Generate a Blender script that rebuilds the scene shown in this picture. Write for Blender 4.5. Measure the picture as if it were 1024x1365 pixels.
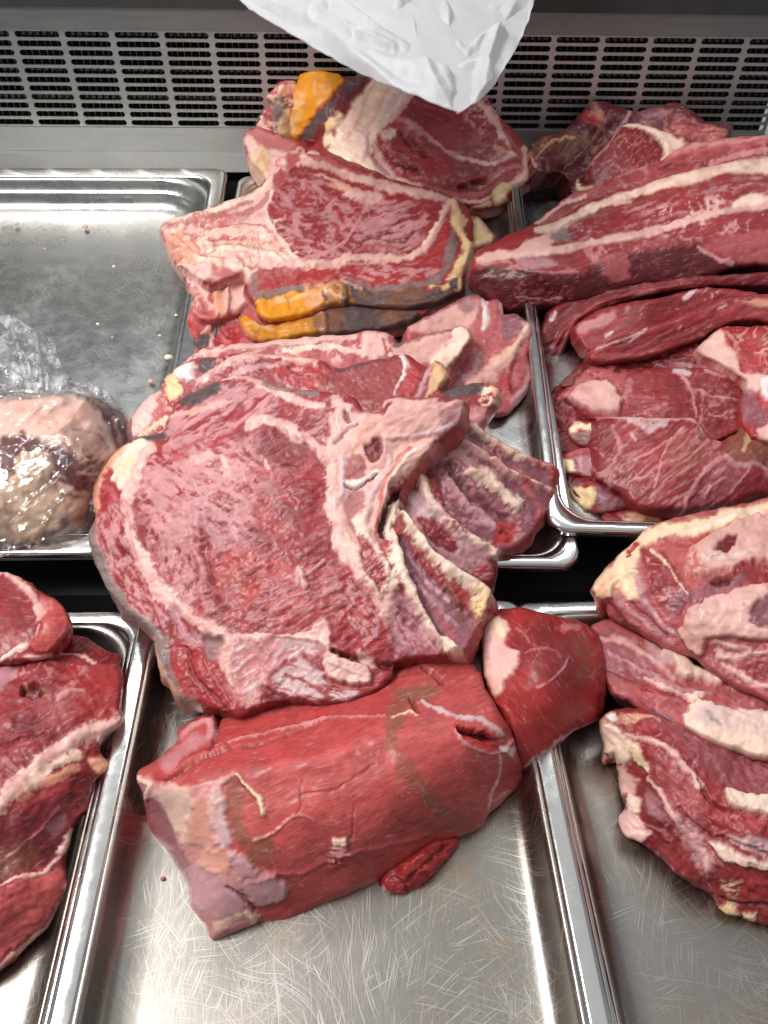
import bpy, math, random
import numpy as np
from mathutils import Matrix, Vector

# ------------------------------------------------------------------ clean
for o in list(bpy.data.objects):
    bpy.data.objects.remove(o)
scn = bpy.context.scene
COL = scn.collection

# ------------------------------------------------------------------ camera
FPX, CAMH = 1056.0, 0.55
_p, _y, _r = math.radians(44.07), math.radians(1.98), math.radians(-1.15)
FW = np.array([math.sin(_y)*math.cos(_p), math.cos(_y)*math.cos(_p), -math.sin(_p)])
_R0 = np.array([math.cos(_y), -math.sin(_y), 0.0]); _U0 = np.cross(_R0, FW)
UP = _U0*math.cos(_r) + _R0*math.sin(_r)
RT = _R0*math.cos(_r) - _U0*math.sin(_r)
CAM = np.array([0, 0, CAMH])
cd = bpy.data.cameras.new('camera'); cam = bpy.data.objects.new('camera', cd); COL.objects.link(cam)
cd.sensor_fit = 'VERTICAL'; cd.sensor_height = 24.0; cd.lens = 24.0*FPX/1365.0
cd.clip_start = 0.01; cd.clip_end = 50
m = Matrix(((RT[0], UP[0], -FW[0], 0), (RT[1], UP[1], -FW[1], 0), (RT[2], UP[2], -FW[2], CAMH), (0, 0, 0, 1)))
cam.matrix_world = m
scn.camera = cam
scn.render.resolution_x, scn.render.resolution_y = 768, 1024

# ------------------------------------------------------------------ light: cool white case lighting, indoors
w = bpy.data.worlds.new('World'); scn.world = w; w.use_nodes = True
w.node_tree.nodes['Background'].inputs[0].default_value = (0.82, 0.87, 0.92, 1)
w.node_tree.nodes['Background'].inputs[1].default_value = 0.27
def area(name, loc, target, sx, sy, power, col):
    l = bpy.data.lights.new(name, 'AREA'); l.shape = 'RECTANGLE'; l.size = sx; l.size_y = sy
    l.energy = power; l.color = col
    o = bpy.data.objects.new(name, l); COL.objects.link(o); o.location = loc
    o.rotation_euler = (Vector(target)-Vector(loc)).to_track_quat('-Z', 'Y').to_euler()
    return o
area('ceiling_light', (0.0, 0.5, 2.2), (0.0, 0.5, 0.0), 3.0, 2.6, 7.5, (1.0, 0.985, 0.965))
area('side_lamp', (-0.75, 0.30, 1.30), (0.0, 0.60, 0.05), 0.7, 0.35, 17.0, (1.0, 0.975, 0.95))
area('case_light_strip', (-0.1, 0.98, 0.98), (-0.1, 0.85, 0.1), 1.5, 0.05, 4.0, (0.97, 0.99, 1.0))
vs = scn.view_settings
vs.view_transform = 'Standard'; vs.look = 'None'; vs.gamma = 1.0; vs.use_curve_mapping = False
vs.exposure = 0.32

# ------------------------------------------------------------------ helpers
def ray(x, y):
    x = np.asarray(x, float); y = np.asarray(y, float)
    return FW + RT*((x-512)/FPX)[..., None] - UP*((y-682.5)/FPX)[..., None]
def at_z(x, y, z):                                  # where a pixel's ray meets height z
    d = ray(x, y); t = (np.asarray(z, float)-CAMH)/d[..., 2]
    return CAM + d*t[..., None]
SL = math.tan(math.radians(9.2)); Y0 = 0.45
def floor_z(y, x=0.0):                              # tray floors: front row level, back row rises, right-hand tray overlaps its neighbour
    y = np.asarray(y, float)
    return np.where(y < 0.452, 0.0, 0.021 + np.where(np.asarray(x, float) > 0.19, 0.012, 0.0) + (y-Y0)*SL)
def s2l(c):
    c = np.asarray(c, float)/255.0
    return np.where(c <= 0.04045, c/12.92, ((c+0.055)/1.055)**2.4)
def tag(o, label=None, cat=None, group=None, kind=None):
    if label: o['label'] = label
    if cat: o['category'] = cat
    if group: o['group'] = group
    if kind: o['kind'] = kind
    return o
def empty(name, loc=(0, 0, 0)):
    o = bpy.data.objects.new(name, None); COL.objects.link(o); o.location = loc; o.empty_display_size = 0.02
    return o
def mesh_obj(name, verts, faces, mat=None, parent=None, smooth=False, rot=None):
    me = bpy.data.meshes.new(name); me.from_pydata([tuple(v) for v in verts], [], [tuple(f) for f in faces])
    me.update()
    if smooth:
        me.polygons.foreach_set('use_smooth', [True]*len(me.polygons))
    if mat: me.materials.append(mat)
    o = bpy.data.objects.new(name, me); COL.objects.link(o)
    if parent: o.parent = parent
    return o
def box(x0, x1, y0, y1, z0, z1, V, Fc):
    b = len(V)
    V += [(x0, y0, z0), (x1, y0, z0), (x1, y1, z0), (x0, y1, z0), (x0, y0, z1), (x1, y0, z1), (x1, y1, z1), (x0, y1, z1)]
    Fc += [(b, b+3, b+2, b+1), (b+4, b+5, b+6, b+7), (b, b+1, b+5, b+4), (b+1, b+2, b+6, b+5), (b+2, b+3, b+7, b+6), (b+3, b, b+4, b+7)]

# ------------------------------------------------------------------ materials
def newmat(name):
    mt = bpy.data.materials.new(name); mt.use_nodes = True
    nt = mt.node_tree; b = nt.nodes['Principled BSDF']
    return mt, nt, b
def N(nt, t, **kw):
    n = nt.nodes.new(t)
    for k, v in kw.items(): setattr(n, k, v)
    return n
def noise(nt, vec, scale, detail=3, rough=0.5):
    n = N(nt, 'ShaderNodeTexNoise'); n.inputs['Scale'].default_value = scale
    n.inputs['Detail'].default_value = detail; n.inputs['Roughness'].default_value = rough
    if vec is not None: nt.links.new(vec, n.inputs['Vector'])
    return n.outputs['Fac']
def mapr(nt, v, a, b, c, d):
    n = N(nt, 'ShaderNodeMapRange'); nt.links.new(v, n.inputs[0])
    for i, x in enumerate((a, b, c, d)): n.inputs[i+1].default_value = x
    return n.outputs[0]
def math_(nt, op, a, b):
    n = N(nt, 'ShaderNodeMath', operation=op)
    for i, x in enumerate((a, b)):
        if isinstance(x, (int, float)): n.inputs[i].default_value = x
        else: nt.links.new(x, n.inputs[i])
    return n.outputs[0]
def scaled(nt, vec, s):
    n = N(nt, 'ShaderNodeVectorMath', operation='MULTIPLY'); nt.links.new(vec, n.inputs[0]); n.inputs[1].default_value = s
    return n.outputs[0]
def mixc(nt, fac, a, b, bt='MIX'):
    n = N(nt, 'ShaderNodeMix', data_type='RGBA', blend_type=bt)
    if isinstance(fac, (int, float)): n.inputs[0].default_value = fac
    else: nt.links.new(fac, n.inputs[0])
    for i, x in ((6, a), (7, b)):
        if isinstance(x, tuple): n.inputs[i].default_value = x
        else: nt.links.new(x, n.inputs[i])
    return n.outputs[2]
def bump(nt, h, strength, dist, b, prev=None):
    n = N(nt, 'ShaderNodeBump'); n.inputs['Strength'].default_value = strength; n.inputs['Distance'].default_value = dist
    nt.links.new(h, n.inputs['Height'])
    if prev is not None: nt.links.new(prev, n.inputs['Normal'])
    nt.links.new(n.outputs[0], b.inputs['Normal']); return n.outputs[0]

def steel(name, base, r0, r1, brush=(3, 60, 60), scratch=0.0, stain=0.0, tint=(1.05, 1.04, 1.0)):
    mt, nt, b = newmat(name); tc = N(nt, 'ShaderNodeTexCoord'); ob = tc.outputs['Object']
    b.inputs['Metallic'].default_value = 1.0
    br = noise(nt, scaled(nt, ob, tuple(6.0*x for x in brush)), 1.0, 4, 0.6)
    blot = noise(nt, ob, 9.0, 4, 0.6)
    ro = math_(nt, 'ADD', mapr(nt, br, 0.3, 0.7, r0, r1), mapr(nt, blot, 0.35, 0.7, -0.03, 0.10))
    col = mixc(nt, mapr(nt, blot, 0.3, 0.75, 0, 1), tuple(base*t_ for t_ in tint)+(1,), tuple(base*0.84*t_ for t_ in tint)+(1,))
    h = br
    if scratch > 0:
        acc = None
        bend = N(nt, 'ShaderNodeTexNoise'); bend.inputs['Scale'].default_value = 6.0; nt.links.new(ob, bend.inputs['Vector'])
        bv_ = N(nt, 'ShaderNodeVectorMath', operation='ADD'); nt.links.new(ob, bv_.inputs[0]); nt.links.new(scaled(nt, bend.outputs['Color'], (0.05, 0.05, 0)), bv_.inputs[1])
        for k, (ang, sc) in enumerate(((0.10, 1250), (0.75, 1100), (1.35, 1200), (2.2, 1050), (2.85, 1150), (-0.2, 1300), (0.35, 1000), (1.9, 1200))):
            mp = N(nt, 'ShaderNodeMapping'); nt.links.new(bv_.outputs[0], mp.inputs[0])
            mp.vector_type = 'TEXTURE'; mp.inputs['Rotation'].default_value = (0, 0, ang); mp.inputs['Scale'].default_value = (1/sc, 1/(13+3*k), 1)
            mp.inputs['Location'].default_value = (k*3.1, k*1.7, k*5.0)
            ln = mapr(nt, noise(nt, mp.outputs[0], 1.0, 1), 0.62, 0.72, 0, 1)
            msk = mapr(nt, noise(nt, ob, 9+2*k, 3), 0.46, 0.62, 0, 1)
            ln = math_(nt, 'MULTIPLY', ln, msk)
            acc = ln if acc is None else math_(nt, 'MAXIMUM', acc, ln)
        ro = math_(nt, 'ADD', ro, math_(nt, 'MULTIPLY', acc, 0.22*scratch))
        col = mixc(nt, math_(nt, 'MULTIPLY', acc, 0.26*scratch), col, (0.95, 0.94, 0.92, 1))
        h = math_(nt, 'ADD', br, math_(nt, 'MULTIPLY', acc, -1.2*scratch))
    if stain > 0:
        sn = mapr(nt, noise(nt, ob, 14, 5, 0.65), 0.56, 0.72, 0, 1)
        col = mixc(nt, math_(nt, 'MULTIPLY', sn, stain), col, (0.36, 0.22, 0.10, 1))
        ro = math_(nt, 'ADD', ro, math_(nt, 'MULTIPLY', sn, 0.15*stain))
    nt.links.new(col, b.inputs['Base Color']); nt.links.new(ro, b.inputs['Roughness'])
    bump(nt, h, 0.05, 0.0005, b)
    return mt
M_STEEL = steel('brushed_steel_tray', 0.46, 0.20, 0.34, (10, 10, 10), 0.55, 0.0)
M_STEEL_F = steel('scratched_steel_tray', 0.33, 0.26, 0.33, (170, 9, 10), 1.0, 0.45, (1.08, 1.0, 0.90))
M_RIM = steel('polished_steel_rim', 0.66, 0.10, 0.20, (20, 20, 20), 0.3, 0.0)
M_PANEL = steel('satin_steel_panel', 0.52, 0.34, 0.46, (2, 60, 90), 0.0, 0.12)
M_UPPER = steel('dull_steel_panel', 0.26, 0.40, 0.55, (2, 60, 90), 0.0, 0.1)
def plain(name, c, rough, metal=0.0, nscale=40, var=0.3):
    mt, nt, b = newmat(name); tc = N(nt, 'ShaderNodeTexCoord')
    n = noise(nt, tc.outputs['Object'], nscale, 4)
    col = mixc(nt, n, tuple(x*(1-var) for x in c)+(1,), tuple(min(1, x*(1+var)) for x in c)+(1,))
    nt.links.new(col, b.inputs['Base Color']); b.inputs['Roughness'].default_value = rough; b.inputs['Metallic'].default_value = metal
    bump(nt, n, 0.2, 0.0005, b)
    return mt
M_DARK = plain('dark_case_floor', (0.02, 0.02, 0.02), 0.6)
M_FIN = plain('dusty_cooling_fins', (0.10, 0.10, 0.095), 0.42, 0.6, 120)

# ------------------------------------------------------------------ the display case
WY = 1.135                                              # face of the back panel
def wall_pt(x, y, Y=WY):
    d = ray(x, y); return CAM + d*(Y/d[1])
fl_v, fl_f = [], []
box(-1.1, 1.1, -0.35, 0.47, -0.06, -0.045, fl_v, fl_f)
tag(mesh_obj('floor', fl_v, fl_f, M_DARK), kind='structure')
fl_v, fl_f = [], []
for x0, x1 in ((-1.1, 1.1),):
    b = len(fl_v); ya, yb = 0.475, WY+0.06
    za, zb = floor_z(ya)-0.04, floor_z(yb)-0.04
    fl_v += [(x0, ya, za), (x1, ya, za), (x1, yb, zb), (x0, yb, zb), (x0, ya, -0.06), (x1, ya, -0.06), (x1, yb, -0.06), (x0, yb, -0.06)]
    fl_f += [(0, 1, 2, 3), (4, 7, 6, 5), (0, 4, 5, 1), (1, 5, 6, 2), (2, 6, 7, 3), (3, 7, 4, 0)]
tag(mesh_obj('sloping_floor', fl_v, fl_f, M_DARK), kind='structure')

case = empty('display_case_back', (0, WY, 0.1))
tag(case, 'grey steel back panel of the chilled counter with rows of air slots', 'case panel')
def child_mesh(name, V, Fc, mat, parent, smooth=False):
    off = Vector(parent.location)
    return mesh_obj(name, [Vector(v)-off for v in V], Fc, mat, parent, smooth)
# slotted panel, every slot cut through
ZB = float(wall_pt(300, 170)[2]); ZT = float(wall_pt(300, 42)[2])
NR = 11; rp = (ZT-ZB)/NR
cp = float((wall_pt(300, 100)-wall_pt(236, 100))[0]); x_ref = float(wall_pt(256, 100)[0])
sl, sh = cp*0.90, rp*0.66
V, Fc = [], []
rt = sh/2
for i in range(-9, 13):
    xc = x_ref + i*cp
    for j in range(NR):
        zc = ZB+rp*(j+0.5)
        inner, outer = [], []
        ex = sl/2-rt
        for a in (-90, -45, 0, 45, 90):
            inner.append((xc+ex+rt*math.cos(math.radians(a)), zc+rt*math.sin(math.radians(a))))
        for a in (90, 135, 180, 225, 270):
            inner.append((xc-ex+rt*math.cos(math.radians(a)), zc+rt*math.sin(math.radians(a))))
        X, Z = cp/2, rp/2
        outer = [(xc+ex, zc-Z), (xc+X, zc-Z), (xc+X, zc), (xc+X, zc+Z), (xc+ex, zc+Z), (xc-ex, zc+Z), (xc-X, zc+Z), (xc-X, zc), (xc-X, zc-Z), (xc-ex, zc-Z)]
        b = len(V)
        V += [(x, WY, z) for x, z in outer] + [(x, WY, z) for x, z in inner]
        V += [(x, WY+0.0025, z) for x, z in inner] + [(x, WY+0.0025, z) for x, z in outer]
        for k in range(10):
            q = (k+1) % 10
            Fc += [(b+k, b+q, b+10+q, b+10+k), (b+10+k, b+10+q, b+20+q, b+20+k), (b+20+k, b+20+q, b+30+q, b+30+k)]
child_mesh('slotted_panel', V, Fc, M_PANEL, case)
xl, xr = x_ref-9.5*cp, x_ref+12.5*cp
def strip(name, z0, z1, y0, y1, mat):
    V, Fc = [], []; box(xl, xr, y0, y1, z0, z1, V, Fc)
    return child_mesh(name, V, Fc, mat, case)
ZTOP = float(wall_pt(300, 11)[2])
strip('upper_strip', ZT+0.0005, ZTOP, WY-0.003, WY+0.004, M_UPPER)
strip('top_rail', ZTOP+0.0005, ZTOP+0.16, WY-0.006, WY+0.02, plain('black_top_rail', (0.025, 0.024, 0.023), 0.5))
ZL = float(floor_z(WY))+0.012
strip('lower_strip', ZL, ZB-0.0005, WY-0.002, WY+0.004, M_PANEL)
V, Fc = [], []; box(xl, xr, 1.062, WY-0.0025, ZL-0.012, ZL, V, Fc)
child_mesh('ledge', V, Fc, M_RIM, case)
V, Fc = [], []; box(xl, xr, WY+0.055, WY+0.06, ZB-0.03, ZTOP+0.1, V, Fc)
child_mesh('recess_back', V, Fc, M_DARK, case)
V, Fc = [], []
x = xl; rnd = random.Random(4)
while x < xr:
    t = rnd.uniform(-0.0012, 0.0012)
    box(x+t, x+t+0.0011, WY+0.010, WY+0.050, ZB-0.01, ZT+0.01, V, Fc); x += 0.0088
for z in (ZT-rp*0.5, ZT-rp*4.4, ZT-rp*7.6):
    x = xl
    while x < xr:
        box(x+0.003, x+0.0068, WY+0.007, WY+0.012, z-rp*0.22, z+rp*0.18, V, Fc); x += 0.0088
fins = child_mesh('cooling_fins', V, Fc, M_FIN, case); fins['kind'] = 'stuff'

def rrect(hx, hy, r, n=10):
    pts = []
    for cx, cy, a0 in ((hx-r, hy-r, 0), (-hx+r, hy-r, 90), (-hx+r, -hy+r, 180), (hx-r, -hy+r, 270)):
        for k in range(n+1):
            a = math.radians(a0+90*k/n); pts.append((cx+r*math.cos(a), cy+r*math.sin(a)))
    return pts
def tray(label, corner, hx2, hy2, rotz, tilt, z, depth, mat, rimw=0.014, rin=0.045, step=False, anchor='fl'):
    """gastronorm pan; corner = world xy of its front-left rim corner, z = rim height there"""
    t = empty('steel_tray', (corner[0], corner[1], z)); t.rotation_euler = (tilt, 0, rotz)
    tag(t, label, 'tray', 'steel trays in the counter')
    hx, hy = hx2/2, hy2/2
    rim = [(0.0, -0.007, .018), (0.0, -0.001, .018), (0.0015, 0.0012, .017), (0.004, 0.002, .016), (rimw-0.004, 0.0012, .02), (rimw-0.001, 0.0004, .03)]
    bas = [(rimw-0.001, 0.0004, .03), (rimw+0.002, -0.002, rin), (rimw+0.0035, -0.006, rin)]
    if step:
        bas += [(rimw+0.005, -0.014, rin), (rimw+0.008, -0.0155, rin), (rimw+0.0095, -0.018, rin)]
    bas += [(rimw+0.006+0.004*step, -depth+0.013, rin), (rimw+0.0085+0.004*step, -depth+0.006, rin), (rimw+0.013+0.004*step, -depth+0.0022, rin), (rimw+0.020+0.004*step, -depth+0.0004, rin*0.9), (rimw+0.030, -depth, rin*0.8)]
    for nm, prof, mt in (('rim', rim, M_RIM), ('basin', bas, mat)):
        V, Fc = [], []; n = 44
        for ins, zz, r in prof:
            V += [(x+hx, y+hy, zz) for x, y in rrect(hx-ins, hy-ins, max(0.004, r))]
        for k in range(len(prof)-1):
            for i in range(n):
                j = (i+1) % n
                Fc.append((k*n+i, k*n+j, (k+1)*n+j, (k+1)*n+i))
        if nm == 'basin': Fc.append(tuple((len(prof)-1)*n+i for i in range(n)))
        o = mesh_obj(nm, V, Fc, mt, t, smooth=True)
        md = o.modifiers.new('thickness', 'SOLIDIFY'); md.thickness = 0.0009; md.offset = -1 if nm == 'rim' else -1
    return t
TA = math.radians(9.2)
# front row (level), three trays
FX = -0.2; 
ra = math.radians(-1.0)
def ftray(label, x, w, yb=0.425, ln=0.53, zz=0.028, mat=M_STEEL_F, rimw=0.016):
    return tray(label, (x, yb-ln), w, ln, math.radians(1.2), 0.0, zz, 0.028, mat, rimw=rimw, rin=0.040)
ftray('steel tray holding the boneless rump, scratched in front of the meat', -0.1765, 0.322)
ftray('steel tray under the sirloin slab and folded cut', -0.493, 0.327, 0.420, zz=0.0235)
ftray('steel tray under the fatty rib slab, bare and brown-stained at its front', 0.1345, 0.330, 0.432, zz=0.0235)
tray('empty deep steel tray with white crumbs and a bagged cut', (-0.565, 0.46), 0.395, 0.605, math.radians(0.5), TA, 0.052, 0.034, M_STEEL, rimw=0.022, rin=0.06, step=True)
tray('steel tray under the rib steaks and the big rib roast', (-0.172, 0.455), 0.358, 0.60, math.radians(-1.0), TA, 0.049, 0.03, M_STEEL, rimw=0.012, rin=0.03)
tray('steel tray under the shank slices and dark trimmings', (0.160, 0.478), 0.39, 0.60, math.radians(-3.0), TA, 0.064, 0.03, M_STEEL, rimw=0.012, rin=0.03)
# ------------------------------------------------------------------ flesh: colour and finish come from per-vertex albedo and a tissue mask
def meat_mat(name, rough=0.42, coat=0.25, sss=0.06, bs=0.55):
    mt, nt, b = newmat(name); tc = N(nt, 'ShaderNodeTexCoord'); ob = tc.outputs['Object']
    a = N(nt, 'ShaderNodeAttribute'); a.attribute_name = 'albedo'
    t = N(nt, 'ShaderNodeAttribute'); t.attribute_name = 'tissue'      # r fat, g bone, b dry or frosted
    sp = N(nt, 'ShaderNodeSeparateColor'); nt.links.new(t.outputs['Color'], sp.inputs[0])
    fat, bone, dry = sp.outputs[0], sp.outputs[1], sp.outputs[2]
    n1 = noise(nt, ob, 260, 4, 0.65); n2 = noise(nt, ob, 900, 3, 0.6); n3 = noise(nt, ob, 60, 3)
    fa = N(nt, 'ShaderNodeAttribute'); fa.attribute_name = 'fibre'; fv = fa.outputs['Vector']    # along and across the grain
    f1 = noise(nt, scaled(nt, fv, (0.20, 1.0, 1.0)), 3.4, 3, 0.6); f2 = noise(nt, scaled(nt, fv, (0.34, 1.0, 1.0)), 1.3, 4, 0.65)
    soft_ = math_(nt, 'MAXIMUM', fat, bone); lean = math_(nt, 'SUBTRACT', 1.0, soft_)
    col = mixc(nt, math_(nt, 'MULTIPLY', mapr(nt, n1, 0.3, 0.7, 0.0, 0.26), math_(nt, 'ADD', 0.35, math_(nt, 'MULTIPLY', lean, 0.65))), a.outputs['Color'], (0.52, 0.38, 0.38, 1), 'MULTIPLY')
    dk = math_(nt, 'MULTIPLY', math_(nt, 'ADD', mapr(nt, f1, 0.28, 0.48, 0.34, 0.0), mapr(nt, f2, 0.30, 0.48, 0.26, 0.0)), lean)
    col = mixc(nt, dk, col, (0.30, 0.16, 0.17, 1), 'MULTIPLY')
    fl = math_(nt, 'MULTIPLY', mapr(nt, f1, 0.57, 0.72, 0.0, 0.50), mapr(nt, n3, 0.40, 0.62, 0.12, 1.0))
    col = mixc(nt, math_(nt, 'MULTIPLY', fl, lean), col, (0.60, 0.31, 0.30, 1))
    pf = math_(nt, 'MULTIPLY', mapr(nt, f2, 0.52, 0.68, 0.0, 0.30), soft_)
    col = mixc(nt, pf, col, (0.80, 0.52, 0.48, 1), 'MULTIPLY')
    nt.links.new(col, b.inputs['Base Color'])
    ro = math_(nt, 'ADD', mapr(nt, n3, 0.3, 0.7, rough-0.12, rough+0.10), math_(nt, 'MULTIPLY', dry, 0.25))
    ro = math_(nt, 'ADD', ro, math_(nt, 'MULTIPLY', bone, 0.1))
    nt.links.new(ro, b.inputs['Roughness'])
    b.inputs['IOR'].default_value = 1.40
    b.inputs['Coat Weight'].default_value = coat; b.inputs['Coat Roughness'].default_value = 0.16
    if sss > 0:
        b.inputs['Subsurface Weight'].default_value = sss
        b.inputs['Subsurface Radius'].default_value = (1.0, 0.35, 0.25); b.inputs['Subsurface Scale'].default_value = 0.004
    h = math_(nt, 'ADD', math_(nt, 'ADD', math_(nt, 'MULTIPLY', n1, 0.45), math_(nt, 'MULTIPLY', n2, 0.25)), math_(nt, 'MULTIPLY', math_(nt, 'ADD', f1, f2), math_(nt, 'ADD', 0.15, math_(nt, 'MULTIPLY', lean, 0.45))))
    bump(nt, h, bs, 0.0011, b)
    return mt
M_MEAT = meat_mat('raw_beef', 0.46, 0.14, 0.04)
M_WET = meat_mat('moist_raw_beef', 0.46, 0.10, 0.08, 0.30)

# ---- 2-D noise, numpy
def _hash(ix, iy, s):
    h = (ix*374761393 + iy*668265263 + s*1442695041) & 0xffffffff
    h = ((h ^ (h >> 13))*1274126177) & 0xffffffff
    return ((h ^ (h >> 16)) & 0xffff)/65535.0
def vnoise(x, y, s=0):
    ix = np.floor(x).astype(np.int64); iy = np.floor(y).astype(np.int64)
    fx = x-ix; fy = y-iy; fx = fx*fx*fx*(fx*(fx*6-15)+10); fy = fy*fy*fy*(fy*(fy*6-15)+10)
    a = _hash(ix, iy, s); b = _hash(ix+1, iy, s); c = _hash(ix, iy+1, s); d = _hash(ix+1, iy+1, s)
    return (a+(b-a)*fx)*(1-fy)+(c+(d-c)*fx)*fy
def fbm(x, y, s=0, o=4):
    r = 0; a = 1.0; t = 0
    for k in range(o):
        r = r+a*vnoise(x*2**k, y*2**k, s+17*k); t += a; a *= 0.5
    return r/t
def sstep(a, b, x):
    t = np.clip((x-a)/(b-a), 0, 1); return t*t*(3-2*t)
def seg_dist(x, y, pts, closed):
    """distance to a polyline and the parameter 0..1 along it"""
    P_ = np.asarray(pts, float); n = len(P_) if closed else len(P_)-1
    best = np.full(x.shape, 1e9); par = np.zeros(x.shape)
    L = [np.hypot(*(P_[(i+1) % len(P_)]-P_[i])) for i in range(n)]; T = max(sum(L), 1e-6); acc = 0
    for i in range(n):
        ax, ay = P_[i]; bx, by = P_[(i+1) % len(P_)]; dx, dy = bx-ax, by-ay
        t = np.clip(((x-ax)*dx+(y-ay)*dy)/max(dx*dx+dy*dy, 1e-9), 0, 1)
        d = np.hypot(x-ax-t*dx, y-ay-t*dy); m_ = d < best
        best = np.where(m_, d, best); par = np.where(m_, (acc+t*L[i])/T, par); acc += L[i]
    return best, par
def inside(x, y, pts):
    P_ = np.asarray(pts, float); r = np.zeros(x.shape, bool); j = len(P_)-1
    for i in range(len(P_)):
        xi, yi = P_[i]; xj, yj = P_[j]
        if yi != yj:
            r ^= ((yi > y) != (yj > y)) & (x < (xj-xi)*(y-yi)/(yj-yi)+xi)
        j = i
    return r
def spline(pts, closed=True, step=7.0):
    """Catmull-Rom through traced points"""
    P_ = np.asarray(pts, float); n = len(P_); out = []
    for i in range(n if closed else n-1):
        p1, p2 = P_[i], P_[(i+1) % n]
        p0 = P_[(i-1) % n] if closed or i > 0 else p1
        p3 = P_[(i+2) % n] if closed or i < n-2 else p2
        k = max(1, int(np.hypot(*(p2-p1))/step))
        for q in range(k):
            t = q/k
            out.append(0.5*((2*p1)+(-p0+p2)*t+(2*p0-5*p1+4*p2-p3)*t*t+(-p0+3*p1-3*p2+p3)*t**3))
    if not closed: out.append(P_[-1])
    return np.array(out)
def tps(anc):
    A = np.asarray(anc, float); X = A[:, :2]/100.0; n = len(A)
    d = np.hypot(X[:, None, 0]-X[None, :, 0], X[:, None, 1]-X[None, :, 1])
    K = np.where(d > 0, d*d*np.log(d+1e-12), 0)+np.eye(n)*0.02
    Q = np.hstack([np.ones((n, 1)), X]); M_ = np.zeros((n+3, n+3)); M_[:n, :n] = K; M_[:n, n:] = Q; M_[n:, :n] = Q.T
    c = np.linalg.solve(M_+np.eye(n+3)*1e-9, np.concatenate([A[:, 2], [0, 0, 0]]))
    def f(x, y):
        x = x/100.0; y = y/100.0
        r = c[n]+c[n+1]*x+c[n+2]*y
        for i in range(n):
            d = np.hypot(x-X[i, 0], y-X[i, 1]); r = r+c[i]*d*d*np.log(d+1e-12)
        return r
    return f

# albedo palette, sRGB, with tissue mask (fat, bone, dry); dark and deep also paint shade into grooves and gaps
PAL = {
 'lean': ((146, 48, 52), (0, 0, 0)), 'red': ((170, 50, 50), (0, 0, 0)), 'fresh': ((184, 78, 75), (0, 0, 0)),
 'deep': ((112, 26, 32), (0, 0, 0)), 'dark': ((78, 18, 24), (0, 0, 0)), 'maroon': ((96, 30, 38), (0, 0, 0)),
 'pink': ((204, 138, 136), (0.3, 0, 0.3)), 'frost': ((202, 146, 148), (0.3, 0, 1)), 'rose': ((178, 88, 90), (0.1, 0, 0.3)),
 'fat': ((238, 204, 184), (1, 0, 0)), 'pfat': ((224, 176, 166), (1, 0, 0)), 'cream': ((236, 206, 172), (1, 0, 0)),
 'yfat': ((224, 190, 142), (1, 0, 0)), 'orange': ((218, 140, 20), (1, 0, 0)), 'ochre': ((196, 128, 36), (1, 0, 0)),
 'ofat': ((220, 160, 130), (1, 0, 0)), 'brown': ((120, 78, 56), (0.3, 0, 0.8)), 'grey': ((134, 116, 112), (0.3, 0, 1)), 'dgrey': ((84, 68, 68), (0.2, 0, 1)),
 'olive': ((128, 84, 62), (0, 0, 0.3)), 'bone': ((234, 206, 186), (0, 1, 0)), 'bonep': ((216, 164, 154), (0, 1, 0)), 'white': ((228, 216, 210), (0.5, 0.5, 0)),
 'marrow': ((140, 50, 52), (0, 0.6, 0)), 'mpink': ((186, 108, 106), (0, 0.7, 0)), 'lilac': ((192, 144, 150), (0.7, 0, 0)), 'purple': ((136, 82, 92), (0.3, 0, 0)),
 'silver': ((206, 176, 176), (0.9, 0, 0)),
}
PAL = {k: (s2l(c), np.array(t, float)) for k, (c, t) in PAL.items()}
NVERT = [0]
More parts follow.
